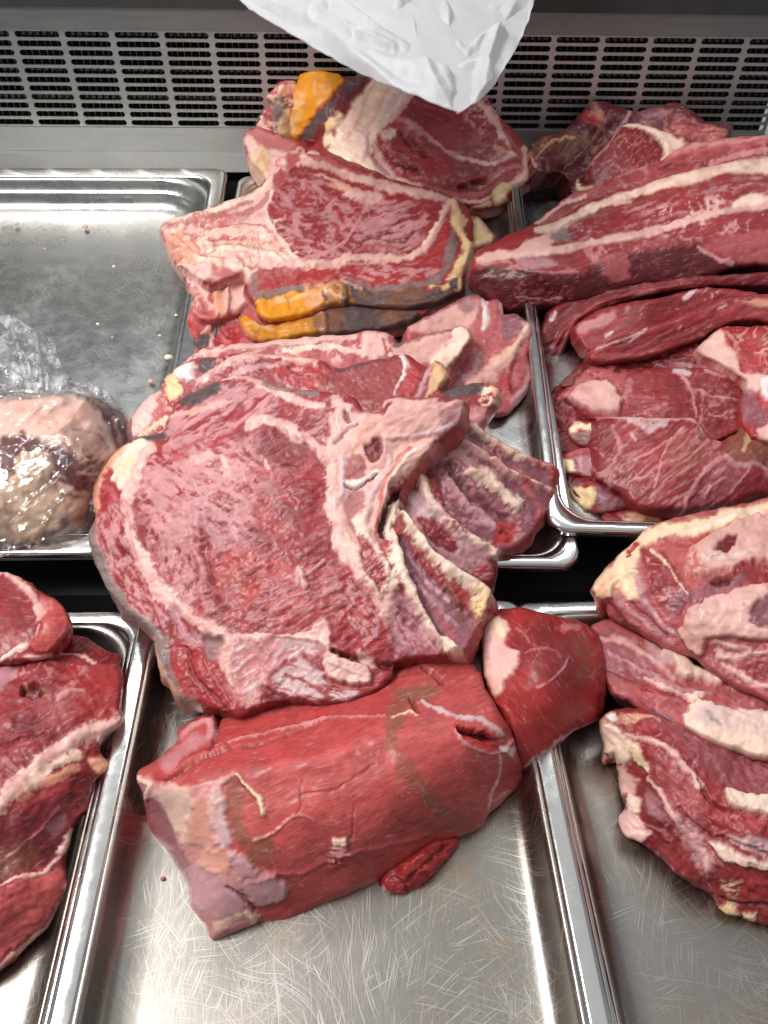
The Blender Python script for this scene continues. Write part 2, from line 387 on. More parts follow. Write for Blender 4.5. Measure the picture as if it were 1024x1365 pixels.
def piece(name, label, cat, out, anc, base='lean', ops=(), thick=0.03, rnd=(14, 0.012), step=2.0, lump=(0.0025, 45), grain=(0, 1.0, 9, 0.0006),
          warp=(4.0, 26), group=None, mat=None, body='body', seed=0, side=None, var=0.30, inset=0.12, parent=None, clampf=True, back=None, taper=1.0):
    """A cut of meat: the traced face lies on its own 3-D surface (heights given at anchor points, in cm), gets relief and tissue
    colours, and is closed behind by its thickness. Named regions become parts."""
    mat = mat or M_MEAT
    ol = spline(out, True, 6.0); x0, y0 = ol.min(0)-step; x1, y1 = ol.max(0)+step
    # ragged outline
    tt = np.arange(len(ol)); ol = ol + np.stack([(vnoise(ol[:, 0]/9, ol[:, 1]/9, seed+1)-.5), (vnoise(ol[:, 0]/9, ol[:, 1]/9, seed+2)-.5)], 1)*3.0
    gx, gy = np.meshgrid(np.arange(x0, x1+step, step), np.arange(y0, y1+step, step)); H_, W_ = gx.shape
    fx, fy = gx.ravel(), gy.ravel(); ins = inside(fx, fy, ol).reshape(H_, W_)
    c_any = ins[:-1, :-1] | ins[1:, :-1] | ins[:-1, 1:] | ins[1:, 1:]
    idx = np.arange(H_*W_).reshape(H_, W_)
    quads = np.stack([idx[1:, :-1][c_any], idx[1:, 1:][c_any], idx[:-1, 1:][c_any], idx[:-1, :-1][c_any]], 1)
    used = np.unique(quads); remap = -np.ones(H_*W_, int); remap[used] = np.arange(len(used)); quads = remap[quads]
    x = fx[used].copy(); y = fy[used].copy(); inn = ins.ravel()[used]
    # signed distance to outline; snap outside vertices to it
    dist, _ = seg_dist(x, y, ol, True)
    o_i = np.where(~inn)[0]
    if len(o_i):
        bx_, by_ = x[o_i], y[o_i]; best = np.full(len(o_i), 1e9); sx = bx_.copy(); sy = by_.copy()
        for i in range(len(ol)):
            a = ol[i]; b = ol[(i+1) % len(ol)]; d = b-a
            t = np.clip(((bx_-a[0])*d[0]+(by_-a[1])*d[1])/max(d@d, 1e-9), 0, 1); qx = a[0]+t*d[0]; qy = a[1]+t*d[1]
            dd = np.hypot(bx_-qx, by_-qy); mm = dd < best; best[mm] = dd[mm]; sx[mm] = qx[mm]; sy[mm] = qy[mm]
        x[o_i] = sx; y[o_i] = sy; dist[o_i] = 0
    n = len(x); NVERT[0] += n
    # warp for organic edges
    wa, ws = warp
    wx = x+wa*2*(fbm(x/ws, y/ws, seed+5, 3)-.5)+2.0*(vnoise(x/5, y/5, seed+9)-.5)
    wy = y+wa*2*(fbm(x/ws, y/ws, seed+6, 3)-.5)+2.0*(vnoise(x/5, y/5, seed+10)-.5)
    z = tps(anc)(x, y)/100.0
    h = lump[0]*2*(fbm(x/lump[1], y/lump[1], seed+20, 4)-.5)
    ang, stretch, gs, ga = grain
    ca, sa = math.cos(ang), math.sin(ang); u = (x*ca+y*sa)/(gs*stretch); v = (-x*sa+y*ca)/gs
    gr = fbm(u, v, seed+30, 3); h = h+ga*2*(gr-.5)
    colr = np.tile(PAL[base][0], (n, 1)); tis = np.tile(PAL[base][1], (n, 1))
    tone = fbm(x/38, y/38, seed+40, 4); colr = colr*(1+var*2*(tone-.5))[:, None]
    colr = colr*(1+0.30*(gr-.5))[:, None]
    gxw = x+14*(fbm(x/60, y/60, seed+66, 2)-.5); gyw = y+14*(fbm(x/60, y/60, seed+67, 2)-.5)
    fib = np.stack([(gxw*ca+gyw*sa)*.1, (-gxw*sa+gyw*ca)*.1, np.full(n, seed*.37)], 1)
    part = np.zeros(n, int); pnames = [body]; under = {}
    def paint(a, key, keep=0.75):
        nonlocal colr, tis
        c, t = PAL[key]; cc = c*(1+0.36*(fbm(x/16, y/16, seed+50, 3)-.5))[:, None]
        colr = colr*(1-a)[:, None]+cc*a[:, None]; tis = tis*(1-a)[:, None]+t*a[:, None]
    for op in ops:
        k = op[0]; kw = op[-1] if isinstance(op[-1], dict) else {}
        al = kw.get('a', 1.0)
        if k == 'f':                                   # filled region: poly, tissue, edge softness px, relief mm
            _, poly, key, soft, hm = op[:5]; pl = spline(poly, True, 10)
            lo = pl.min(0)-soft-12; hi = pl.max(0)+soft+12
            s = np.where((wx > lo[0]) & (wx < hi[0]) & (wy > lo[1]) & (wy < hi[1]))[0]
            if not len(s): continue
            d, _ = seg_dist(wx[s], wy[s], pl, True); d = np.where(inside(wx[s], wy[s], pl), d, -d)+kw.get('rag', 1.0)*(soft+4)*1.1*(fbm(x[s]/10, y[s]/10, seed+36, 3)-.5)
            a = np.zeros(n); a[s] = sstep(-soft*.55, soft*.55, d)
            if 'tex' in kw:                            # broken up by noise: (scale, threshold, angle, stretch)
                sc, th, an, st_ = kw['tex']; sc = sc*0.62; st_ = st_*1.7+0.5
                kx = x+16*(fbm(x/55, y/55, seed+62, 2)-.5); ky = y+16*(fbm(x/55, y/55, seed+63, 2)-.5)
                cu = (kx*math.cos(an)+ky*math.sin(an))/(sc*st_); cv = (-kx*math.sin(an)+ky*math.cos(an))/sc
                q = .70*fbm(cu, cv, seed+int(sc*7)+60, 4)+.30*fbm(cu*2.3, cv*2.3, seed+61, 2)
                a = a*sstep(th-.075, th+.075, q+.16*(fbm(x/34, y/34, seed+64, 2)-.5))
            h = h+hm*0.001*a
            if key: paint(a*al, key)
            if 'part' in kw:
                if kw['part'] not in pnames or kw.get('new'): pnames.append(kw['part'])
                pid = len(pnames)-1-pnames[::-1].index(kw['part']); part[a > 0.5] = pid
                if 'under' in kw: under[pid] = len(pnames)-1-pnames[::-1].index(kw['under'])
        elif k == 's':                                 # stroke: points, width px (or w0,w1), tissue, relief mm
            _, pts, wd, key, hm = op[:5]; pl = spline(pts, False, 8)
            w0, w1 = wd if isinstance(wd, tuple) else (wd, wd); mw = max(w0, w1)
            lo = pl.min(0)-mw*1.6-12; hi = pl.max(0)+mw*1.6+12
            s = np.where((wx > lo[0]) & (wx < hi[0]) & (wy > lo[1]) & (wy < hi[1]))[0]
            if not len(s): continue
            d, t = seg_dist(wx[s], wy[s], pl, False); ww = (w0+(w1-w0)*t)*0.5
            ww = ww*(0.65+0.7*vnoise(t*len(pl)*0.35, t*0, seed+int(pts[0][0])))
            q = d/np.maximum(ww, 0.5)
            rg = kw.get('rag', 1.0)
            qn = q+rg*0.9*(fbm(x[s]/9, y[s]/9, seed+33, 3)-.5)+rg*0.45*(vnoise(x[s]/2.8, y[s]/2.8, seed+34)-.5)
            a = np.zeros(n); a[s] = (1-sstep(0.58, 1.12, qn))*(0.72+0.28*sstep(.3, .6, fbm(x[s]/14, y[s]/14, seed+35, 2)))
            hh = np.zeros(n); hh[s] = np.where(q < 1.3, np.cos(np.clip(q/1.3, 0, 1)*math.pi/2)**2, 0)
            h = h+hm*0.001*hh
            if key: paint(a*al, key)
            if 'part' in kw:
                if kw['part'] not in pnames or kw.get('new'): pnames.append(kw['part'])
                pid = len(pnames)-1-pnames[::-1].index(kw['part']); part[a > 0.5] = pid
                if 'under' in kw: under[pid] = len(pnames)-1-pnames[::-1].index(kw['under'])
        elif k == 'c':                                 # sharp crease in film: points, width px, relief mm
            _, pts, wd, hm = op[:4]; d, t = seg_dist(x, y, np.asarray(pts, float), False)
            h = h+hm*0.001*np.clip(1-d/wd, 0, 1)*np.sin(np.pi*np.clip(t, .04, .96))**.5
        elif k == 'rim':                               # band along the outline: width px, tissue, relief mm
            _, wd, key, hm = op[:4]
            dd = dist+(fbm(x/18, y/18, seed+70, 3)-.5)*wd*0.9
            a = 1-sstep(wd*0.6, wd*1.15, dd)
            if 'sec' in kw:                            # only where the outline lies inside this polygon
                a = a*inside(x, y, kw['sec'])
            h = h+hm*0.001*a; paint(a*al, key)
            if 'part' in kw:
                if kw['part'] not in pnames: pnames.append(kw['part'])
                part[a > 0.5] = len(pnames)-1
        elif k == 'm':                                 # marbling inside poly: poly, cell px, line width 0..1, tissue, alpha
            _, poly, sc, lw, key = op[:5]
            a0 = np.ones(n) if poly is None else inside(wx, wy, poly).astype(float)
            an = kw.get('ang', ang); mu = (wx*math.cos(an)+wy*math.sin(an))/(sc*1.7); mv = (-wx*math.sin(an)+wy*math.cos(an))/sc
            g1 = np.abs(vnoise(mu, mv, seed+80)-.5)*2; g2 = np.abs(vnoise(mu*1.7+31, mv*1.7+7, seed+81)-.5)*2; g3 = np.abs(vnoise(mv*.9+3, mu*.9+9, seed+83)-.5)*2
            lv = lw*(0.4+1.1*vnoise(x/11, y/11, seed+84))
            a = np.maximum(np.maximum(1-sstep(lv*.3, lv, g1), 0.8*(1-sstep(lv*.25, lv*.8, g2))), 0.9*(1-sstep(lv*.3, lv*.9, g3)))*sstep(.36, .60, fbm(x/50, y/50, seed+82, 3))
            a = a*sstep(.22, .5, vnoise(x/4, y/4, seed+85))
            a = a*a0*al; h = h+0.0004*a; paint(a, key)
    # bits of ridge from tone so light catches the surface
    h = h+(0.0005 if mat is M_MEAT else 0.00012)*2*(fbm(x/7, y/7, seed+90, 2)-.5)
    pos = at_z(x, y, z)
    # surface normals on the macro surface by neighbouring samples
    e = 2.0; f_ = tps(anc); px_ = at_z(x+e, y, f_(x+e, y)/100); py_ = at_z(x, y+e, f_(x, y+e)/100)
    nr = np.cross(py_-pos, px_-pos); nr /= np.linalg.norm(nr, axis=1)[:, None]
    view = pos-CAM; view /= np.linalg.norm(view, axis=1)[:, None]
    nr = np.where((np.sum(nr*view, 1) > 0)[:, None], -nr, nr)
    r_px, r_m = rnd
    q = np.clip(1-dist/r_px, 0, 1); push = r_m*(1-np.sqrt(np.maximum(0, 1-q*q)))
    edge = sstep(0, 5, dist)
    pos = pos+nr*(h*edge)[:, None]+view*push[:, None]
    # --- close the back
    e_all = np.sort(np.concatenate([quads[:, [0, 1]], quads[:, [1, 2]], quads[:, [2, 3]], quads[:, [3, 0]]]), 1)
    d_all = np.concatenate([quads[:, [0, 1]], quads[:, [1, 2]], quads[:, [2, 3]], quads[:, [3, 0]]])
    key_ = e_all[:, 0]*n+e_all[:, 1]; uq, inv, cnt = np.unique(key_, return_inverse=True, return_counts=True)
    be = d_all[cnt[inv] == 1]
    bv = np.unique(be); bm = -np.ones(n, int); bm[bv] = np.arange(len(bv)); nb = len(bv)
    avg = nr.mean(0); avg /= np.linalg.norm(avg)
    bd = -avg if back is None else np.array(back, float)/np.linalg.norm(back)
    cen = pos[bv].mean(0); allv = [pos]; allc = [colr]; allt = [tis]; allf = [fib]; faces = [quads]
    nrings = 4; prev = bv; basei = n
    sidec = colr[bv] if side is None else 0.35*colr[bv]+0.65*PAL[side][0]
    for k in range(1, nrings+1):
        t = k/nrings; bul = (0.10 if back is None else 0.0)*math.sin(t*math.pi)*thick
        rad = pos[bv]-cen; rad -= (rad@bd)[:, None]*bd; rl = np.linalg.norm(rad, axis=1)[:, None]
        jit = (vnoise(x[bv]/12+k*3.1, y[bv]/12, seed+100+k)-.5)[:, None]*0.12*thick
        p = pos[bv]+bd*(thick*t)+rad/np.maximum(rl, 1e-6)*(bul+jit*(1 if back is None else .3)-(inset*(t**3) if back is None else max(inset, .55)*t)*thick)
        if clampf: p[:, 2] = np.maximum(p[:, 2], floor_z(p[:, 1], p[:, 0])+0.0015)
        allv.append(p); allc.append(sidec*(1+0.3*(vnoise(x[bv]/8, y[bv]/8+k*2.3, seed+k)-.5))[:, None]); allt.append(tis[bv]); allf.append(fib[bv]+np.array([0, 0, k*.8]))
        cur = basei+np.arange(nb)
        a, b = be[:, 0], be[:, 1]
        pa = a if k == 1 else basei-nb+bm[a]; pb = b if k == 1 else basei-nb+bm[b]
        faces.append(np.stack([pb, pa, cur[bm[a]], cur[bm[b]]], 1)); basei += nb
    cp_ = cen+bd*thick
    if clampf: cp_[2] = max(cp_[2], float(floor_z(cp_[1], cp_[0]))+0.0015)
    allv.append(cp_[None]); allc.append(sidec.mean(0)[None]); allt.append(tis[bv].mean(0)[None]); allf.append(fib[bv][:1])
    tri = np.stack([basei-nb+bm[be[:, 1]], basei-nb+bm[be[:, 0]], np.full(len(be), basei), np.full(len(be), basei)], 1)
    Vv = np.concatenate(allv); Cc = np.clip(np.concatenate(allc), 0.002, 0.95); Tt = np.concatenate(allt); Ff = np.concatenate(allf)
    Q = np.concatenate(faces); ntot = len(Vv)
    # normals of the whole surface
    fn = np.cross(Vv[Q[:, 2]]-Vv[Q[:, 0]], Vv[Q[:, 3]]-Vv[Q[:, 1]]); tn = np.cross(Vv[tri[:, 1]]-Vv[tri[:, 0]], Vv[tri[:, 2]]-Vv[tri[:, 0]])
    vn = np.zeros((ntot, 3))
    for c in range(4): np.add.at(vn, Q[:, c], fn)
    for c in range(3): np.add.at(vn, tri[:, c], tn)
    vn /= np.maximum(np.linalg.norm(vn, axis=1)[:, None], 1e-12)
    pv = np.zeros(ntot, int); pv[:n] = part
    fp = np.sort(pv[quads], 1)[:, 2]                    # part of each face of the front
    fpart = np.concatenate([fp, np.zeros(len(Q)-len(quads), int)])
    # every separate patch of a tissue is a part of its own; crumbs of a patch go back to the body
    for pi in range(1, len(pnames)):
        fi = np.where(fp == pi)[0]
        if not len(fi): continue
        lab = np.arange(n); q4 = quads[fi]
        for _ in range(600):
            mn = lab[q4].min(1); old = lab.copy()
            for c in range(4): np.minimum.at(lab, q4[:, c], mn)
            lab = lab[lab]
            if np.array_equal(old, lab): break
        fl_ = lab[q4[:, 0]]; ids, cn = np.unique(fl_, return_counts=True)
        keep = ids[(cn > 45) | (cn == cn.max())]; keep = keep[np.argsort(-np.array([cn[ids == k_][0] for k_ in keep]))]
        for k_ in ids:
            if k_ not in keep: fp[fi[fl_ == k_]] = 0
        for k_ in keep[1:]:
            pnames.append(pnames[pi]); fp[fi[fl_ == k_]] = len(pnames)-1
            if pi in under: under[len(pnames)-1] = under[pi]
    fpart[:len(fp)] = fp; fmain = np.zeros(n, int)
    for c in range(4): fmain[quads[:, c]] = fp
    # side walls follow the part of their edge
    off = len(quads)
    for k in range(nrings): fpart[off+k*len(be):off+(k+1)*len(be)] = fmain[be[:, 0]]
    polys_all = [(Q, fpart)]
    loc = Vv[np.argmin(Vv[:, 2])].copy(); loc = np.array([Vv[:, 0].mean(), Vv[:, 1].mean(), Vv[:, 2].min()])
    multi = len(pnames) > 1
    root = None
    if multi or parent is not None:
        root = parent or empty(name, tuple(loc))
        if parent is not None: loc = np.array(parent.location)
    objs = []; omap = {}
    for pi, pn in enumerate(pnames):
        fq = Q[fpart == pi]; ft = tri if pi == 0 else tri[:0]
        if not len(fq): continue
        us = np.unique(np.concatenate([fq.ravel(), ft.ravel()])); rm = -np.ones(ntot, int); rm[us] = np.arange(len(us))
        fq = rm[fq]; ft = rm[ft[:, :3]]
        me = bpy.data.meshes.new(pn if multi else name)
        me.vertices.add(len(us)); me.vertices.foreach_set('co', (Vv[us]-loc).ravel().astype(np.float32))
        nl = len(fq)*4+len(ft)*3; me.loops.add(nl); me.polygons.add(len(fq)+len(ft))
        me.loops.foreach_set('vertex_index', np.concatenate([fq.ravel(), ft.ravel()]).astype(np.int32))
        me.polygons.foreach_set('loop_start', np.concatenate([np.arange(len(fq))*4, len(fq)*4+np.arange(len(ft))*3]).astype(np.int32))
        me.update(calc_edges=True); me.validate()
        me.polygons.foreach_set('use_smooth', np.ones(len(me.polygons), bool))
        for an, arr in (('albedo', Cc), ('tissue', Tt)):
            at = me.attributes.new(an, 'FLOAT_COLOR', 'POINT')
            at.data.foreach_set('color', np.concatenate([arr[us], np.ones((len(us), 1))], 1).ravel().astype(np.float32))
        at = me.attributes.new('fibre', 'FLOAT_VECTOR', 'POINT'); at.data.foreach_set('vector', Ff[us].ravel().astype(np.float32))
        if len(me.vertices) == len(us):
            me.normals_split_custom_set_from_vertices(vn[us].tolist())
        me.materials.append(mat)
        o = bpy.data.objects.new(pn if multi else name, me); COL.objects.link(o)
        if root is not None: o.parent = omap.get(under.get(pi), root)
        else: o.location = tuple(loc)
        omap[pi] = o
        objs.append(o)
    top = root if root is not None else objs[0]
    if parent is None: tag(top, label, cat, group)
    return top
# ------------------------------------------------------------------ the big bone-in rib roast, cut into leaning slices
GR = 'thick bone-in rib slices leaning on each other'
piece('rib_roast_slice', 'broad frosted rib roast slice with curved rib bones, leaning foremost over the boneless rump', 'rib roast',
 [(172,589),(183,583),(215,576),(224,556),(238,533),(266,520),(292,508),(318,500),(345,505),(372,514),(402,520),(430,521),(447,526),(474,531),(485,546),(506,551),
  (510,533),(556,531),(614,532),(622,541),(614,566),(590,586),(570,607),(556,630),(538,652),(533,676),(546,690),(573,728),(603,751),(638,775),(656,790),(653,813),(636,838),
  (614,871),(582,876),(552,880),(526,886),(524,899),(506,920),(474,935),(440,940),(400,938),(372,936),(343,947),(320,957),(300,950),(264,939),(236,932),(222,908),(212,890),(207,862),(198,841),
  (164,813),(138,775),(119,722),(120,706),(127,690),(123,668),(127,641),(144,611)],
 [(172,589,9.2),(118,716,7.2),(140,640,8.8),(200,845,6.2),(236,930,5.0),(320,955,5.8),(300,870,7.0),(400,935,6.4),(470,905,7.4),(524,890,7.6),(614,871,8.6),(655,800,8.4),(440,800,9.8),
  (300,740,10.2),(320,620,12.6),(240,660,11.0),(420,660,12.4),(290,515,14.0),(400,525,15.0),(510,545,15.6),(614,540,15.4),(560,620,12.8),(540,690,11.2),(600,765,9.6),(500,760,10.8),(575,830,8.4)],
 'lean', [
  ('f', [(205,600),(330,570),(430,620),(440,720),(460,800),(400,845),(310,845),(230,795),(182,700),(180,650)], 'frost', 12, 0.5, dict(tex=(11, .55, -.6, 1.8), a=.45)),
  ('f', [(190,620),(260,590),(345,590),(380,640),(330,720),(250,730),(190,700)], 'frost', 22, 0.5, dict(tex=(9, .45, .5, 1.5), a=.9)),
  ('f', [(190,700),(250,690),(262,800),(230,795)], 'frost', 14, 0.3, dict(tex=(7, .47, 1.4, 2), a=.7)),
  ('f', [(345,600),(430,606),(440,690),(446,760),(380,770),(330,730),(345,660)], 'deep', 30, -0.8, dict(a=.40)), ('f', [(345,610),(430,610),(438,690),(400,730),(340,690)], 'red', 20, -0.6, dict(tex=(24, .47, .4, 1), a=.5)), ('f', [(270,690),(300,700),(310,800),(285,820),(268,760)], 'deep', 20, -1.0, dict(a=.28)),  # last deep fill paints shading along the seam of the eye
  ('f', [(290,740),(440,760),(440,830),(320,835)], 'fresh', 24, 0, dict(tex=(16, .44, -.4, 2.2), a=.7)),
  ('f', [(350,780),(445,760),(450,830),(350,838)], 'frost', 12, 0.4, dict(tex=(6, .55, -.4, 3), a=.6)),
  ('s', [(285,592),(310,570),(330,556)], (18, 8), 'red', -1.0, dict(a=.8)),
  ('s', [(240,610),(265,585),(290,572)], (12, 18), 'red', -1.0, dict(a=.6)),
  ('f', [(240,545),(300,512),(340,508),(380,530),(430,545),(436,590),(380,560),(330,565),(280,585),(225,600),(222,575)], 'frost', 8, 0.5, dict(tex=(9, .50, -.55, 2.4), a=.8)),
  ('s', [(331,568),(352,560),(378,564),(409,586),(436,606)], (12, 22), 'pfat', 1.2),
  ('f', [(352,575),(392,577),(415,600),(400,625),(352,612)], 'deep', 9, -1.5, dict(a=.5)),
  ('s', [(297,506),(323,500),(346,510),(376,525),(405,536),(430,540)], (9, 14), 'pfat', 0.8),
  ('s', [(352,511),(385,517),(424,523)], 9, 'grey', 0.6),
  ('s', [(225,560),(262,546),(300,538)], 7, 'pfat', 0.5, dict(a=.7)),
  ('s', [(224,600),(240,575),(262,556)], (12, 5), 'pink', 0.6, dict(a=.8)),
  ('f', [(238,531),(262,519),(292,510),(295,522),(264,537),(243,541)], 'dgrey', 3, 1.5, dict(part='gristle')),
  ('f', [(178,588),(200,577),(218,574),(225,583),(202,594),(183,594)], 'dgrey', 3, 1.5, dict(part='gristle')),
  # wing of lean on the left with its fat seam and dry edge
  ('f', [(126,695),(164,668),(180,740),(205,795),(228,832),(200,838),(150,782),(121,716)], 'frost', 8, 0.7, dict(tex=(6, .48, 1.1, 1.6), a=.75)),
  ('s', [(130,692),(150,672),(165,668)], 8, 'red', 0.5, dict(a=.7)),
  ('s', [(166,672),(172,705),(180,745)], 9, 'red', -3, dict(a=.6)),
  ('f', [(150,614),(172,594),(206,590),(200,612),(182,640),(168,656),(152,640)], 'fat', 5, 1.5, dict(part='fat_seam')),
  ('f', [(160,622),(182,606),(184,622),(170,640)], 'yfat', 5, -0.8, dict(a=.4)),
  ('s', [(206,596),(190,620),(177,645),(170,668),(174,700),(184,733),(196,756),(208,781),(228,802),(252,820),(276,834),(304,853)], (12, 24), 'pfat', 1.8, dict(part='fat_seam')),
  ('s', [(170,592),(146,613),(129,644),(126,690)], 15, 'ofat', 0.6, dict(a=.85)),
  ('s', [(138,650),(150,655),(158,668)], 10, 'rose', -0.5),
  ('rim', 13, 'grey', 0.2, dict(sec=[(100,712),(128,700),(196,800),(232,842),(262,860),(262,960),(190,950),(100,800)], part='dry_edge')),
  ('s', [(205,850),(212,888),(232,928)], (10, 14), 'ofat', 0.6, dict(a=.8)),
  ('s', [(222,850),(228,890),(240,925)], 9, 'grey', 0.4, dict(a=.9)),
  # thin lower lobes under silver skin
  ('f', [(236,860),(290,862),(318,900),(330,950),(264,936),(240,920)], 'red', 8, 0.5, dict(a=.5)),
  ('s', [(250,862),(262,900),(300,945)], 6, 'deep', -1.8, dict(a=.5)), ('s', [(275,880),(290,910),(310,940)], 5, 'rose', 1.0, dict(a=.6)),
  ('s', [(230,812),(250,845),(290,858),(310,850)], 16, 'lilac', -2.5, dict(a=.8)),
  ('f', [(270,850),(298,852),(302,876),(280,878)], 'grey', 6, -3, dict(a=.7)),
  ('f', [(292,862),(330,852),(400,850),(446,858),(440,880),(400,876),(360,900),(345,942),(318,938),(300,900)], 'pink', 7, 0.6, dict(a=.75)),
  ('f', [(300,870),(400,852),(430,866),(360,890),(330,930)], 'silver', 10, 0.4, dict(tex=(8, .50, -.7, 3), a=.9)),
  ('s', [(304,853),(302,880),(312,915)], (14, 8), 'pfat', 1.6, dict(a=.9)),
  ('f', [(360,905),(400,884),(440,900),(480,925),(440,937),(385,934)], 'silver', 8, 0.5, dict(tex=(12, .42, .3, 2), a=.8)),
  ('s', [(350,918),(380,934),(440,938),(480,932),(515,912)], 12, 'deep', -2.0, dict(a=.7)),
  ('f', [(432,872),(470,880),(494,895),(492,912),(460,910),(432,898)], 'pfat', 5, 5.0, dict(part='knuckle')),
  ('s', [(440,884),(470,894),(490,904)], 4, 'silver', 1.2), ('s', [(432,902),(465,916),(500,912)], 6, 'rose', -2.0),
  ('f', [(380,849),(412,840),(437,826),(442,850),(440,866),(416,856)], 'pfat', 4, 2.2, dict(part='fat_flap')),
  ('s', [(310,850),(345,848),(385,848)], (10, 6), 'pfat', 1.2),
  ('s', [(445,868),(470,876),(505,884),(530,888)], (8, 12), 'dark', -5.0, dict(a=.8)),
  ('s', [(478,868),(488,880),(496,884)], 12, 'pfat', 2.5, dict(a=.8)),
  # chine, vertebra and first rib
  ('f', [(440,545),(500,552),(560,540),(600,560),(560,600),(520,640),(505,690),(520,780),(530,830),(505,812),(470,760),(448,690),(438,610)], 'bonep', 7, 1.2, dict(part='vertebra')),
  ('s', [(450,532),(454,556),(444,588),(440,625),(444,676),(456,722),(474,758),(496,790),(518,826)], (18, 16), 'pfat', 1.6),
  ('f', [(444,550),(456,535),(470,545),(468,575),(452,590)], 'pfat', 5, 0.8), ('f', [(461,550),(467,550),(468,566),(461,568)], 'purple', 3, -1.5),
  ('s', [(448,590),(464,574),(476,568)], 5, 'purple', -1.2, dict(a=.8)),
  ('f', [(512,534),(556,533),(616,535),(612,562),(576,580),(530,588),(508,574)], 'bonep', 5, 1.6, dict(part='vertebra')),
  ('f', [(588,548),(616,537),(612,562),(590,574)], 'purple', 7, -0.5, dict(a=.7)), ('s', [(520,585),(560,581),(600,566)], 7, 'silver', 0.8),
  ('s', [(505,545),(512,552),(520,540)], 6, 'marrow', -2.5),
  ('f', [(470,598),(482,604),(494,625),(478,640),(456,636),(460,615)], 'marrow', 4, -0.8, dict(a=.75, part='marrow', under='vertebra', new=1)),
  ('s', [(474,600),(478,580),(498,566)], 12, 'ofat', 0.5, dict(a=.5)),
  ('f', [(488,595),(508,585),(514,600),(502,618),(490,612)], 'deep', 4, -2.2), ('m', [(486,583),(515,583),(515,620),(486,620)], 6, .22, 'lilac'),
  ('s', [(455,644),(474,645),(491,640),(504,630)], 11, 'white', 1.2, dict(part='cartilage')),
  ('s', [(458,646),(476,650),(494,643),(503,633)], (3, 4), 'dark', -2.5),
  ('s', [(456,612),(454,636),(456,656),(449,676)], 9, 'silver', 1.0),
  ('s', [(520,612),(508,640),(494,664),(486,690)], 12, 'silver', 1.0, dict(a=.8)),
  ('f', [(462,655),(482,655),(482,690),(476,715),(464,700)], 'marrow', 5, -0.8, dict(a=.6)),
  ('s', [(482,690),(490,716),(506,748),(524,782)], (24, 18), 'bone', 3.0, dict(part='rib_bone')),
  ('s', [(462,712),(480,752),(506,796)], (8, 14), 'bone', 1.2, dict(a=.8)),
  ('f', [(478,712),(490,722),(516,776),(506,792),(486,754)], 'marrow', 3, -1.5, dict(part='marrow', under='rib_bone')), ('m', [(476,710),(518,710),(518,795),(480,795)], 5, .25, 'pink'),
  ('s', [(566,604),(540,618),(516,648),(504,690)], (32, 13), 'pfat', 7.0, dict(part='rib_head')), ('s', [(556,602),(536,614),(520,634)], 7, 'fat', 0.8), ('s', [(570,610),(548,636),(536,656)], (10, 7), 'fresh', -1, dict(a=.8)),
  ('s', [(548,598),(524,622),(506,660),(503,700),(510,735),(520,760)], (5, 8), 'fresh', -1.4, dict(a=.8)),
  ('f', [(506,678),(520,662),(534,652),(530,690),(519,724),(510,712)], 'dark', 4, -7.0),
  ('s', [(526,672),(522,705),(528,740),(540,774),(557,806),(570,834),(592,857),(610,868)], (21, 19), 'bone', 6.0, dict(part='rib_bone', new=1)),
  ('f', [(520,800),(540,790),(560,825),(590,862),(560,874),(530,868),(515,838)], 'purple', 8, 0, dict(a=.7)),
  ('f', [(515,810),(545,795),(580,850),(550,872),(520,850)], 'frost', 8, 0.4, dict(tex=(6, .48, .8, 1.5), a=.7)),
  ('f', [(534,712),(556,740),(585,775),(620,812),(634,828),(616,862),(594,850),(573,828),(558,792),(540,757)], 'purple', 5, -5.0),
  ('s', [(545,735),(575,775),(600,800)], 6, 'lilac', 1.5, dict(a=.7)), ('s', [(556,768),(585,805),(615,830)], 7, 'lilac', 1.5, dict(a=.6)),
  ('s', [(590,780),(612,806),(620,830)], 12, 'brown', 0.5, dict(a=.6)), ('s', [(580,810),(600,835),(606,850)], 8, 'red', 0, dict(a=.5)),
  ('s', [(538,700),(566,738),(596,766),(628,790),(648,806)], (8, 14), 'brown', 0.5, dict(a=.5)),
  ('s', [(537,684),(562,722),(592,750),(625,775),(650,793)], (17, 30), 'bone', 7.0, dict(part='rib_bone', new=1)),
  ('s', [(545,694),(568,726),(590,744)], (4, 5), 'ofat', 0.6), ('f', [(632,788),(654,790),(650,812),(640,826),(628,812)], 'yfat', 6, 0.8, dict(tex=(5, .4, 0, 1), a=.9)),
  ('f', [(470,770),(505,815),(520,850),(480,868),(452,845),(455,800)], 'red', 10, 0, dict(tex=(9, .46, .9, 2), a=.7)),
  ('f', [(462,775),(500,810),(505,850),(470,840)], 'frost', 6, 0.8, dict(tex=(5, .52, .9, 1.5), a=.8)),
  # seam in the eye and loose scraps
  ('s', [(256,680),(260,728),(271,757),(267,787),(278,815)], (7, 12), 'pink', 1.6, dict(a=.8)), ('s', [(270,690),(274,735),(282,775)], 8, 'deep', -1.8, dict(a=.35)),  # deep stroke paints the shade beside the seam
  ('s', [(400,760),(406,780)], 9, 'pfat', 3.5), ('s', [(262,616),(282,610)], 12, 'pfat', 2.0), ('s', [(300,612),(304,630)], 12, 'pfat', 2.0), ('s', [(352,612),(360,624)], 5, 'pfat', 1.5),
  ('s', [(395,775),(425,755),(434,745)], 6, 'frost', 1.2), ('m', [(210,600),(430,620),(440,800),(300,830),(200,720)], 26, .09, 'pink', dict(a=.6)),
 ], thick=0.042, rnd=(8, 0.007), grain=(-.5, 2.2, 7, 0.0011), lump=(0.004, 50), group=GR, seed=11, side='rose', step=1.8)

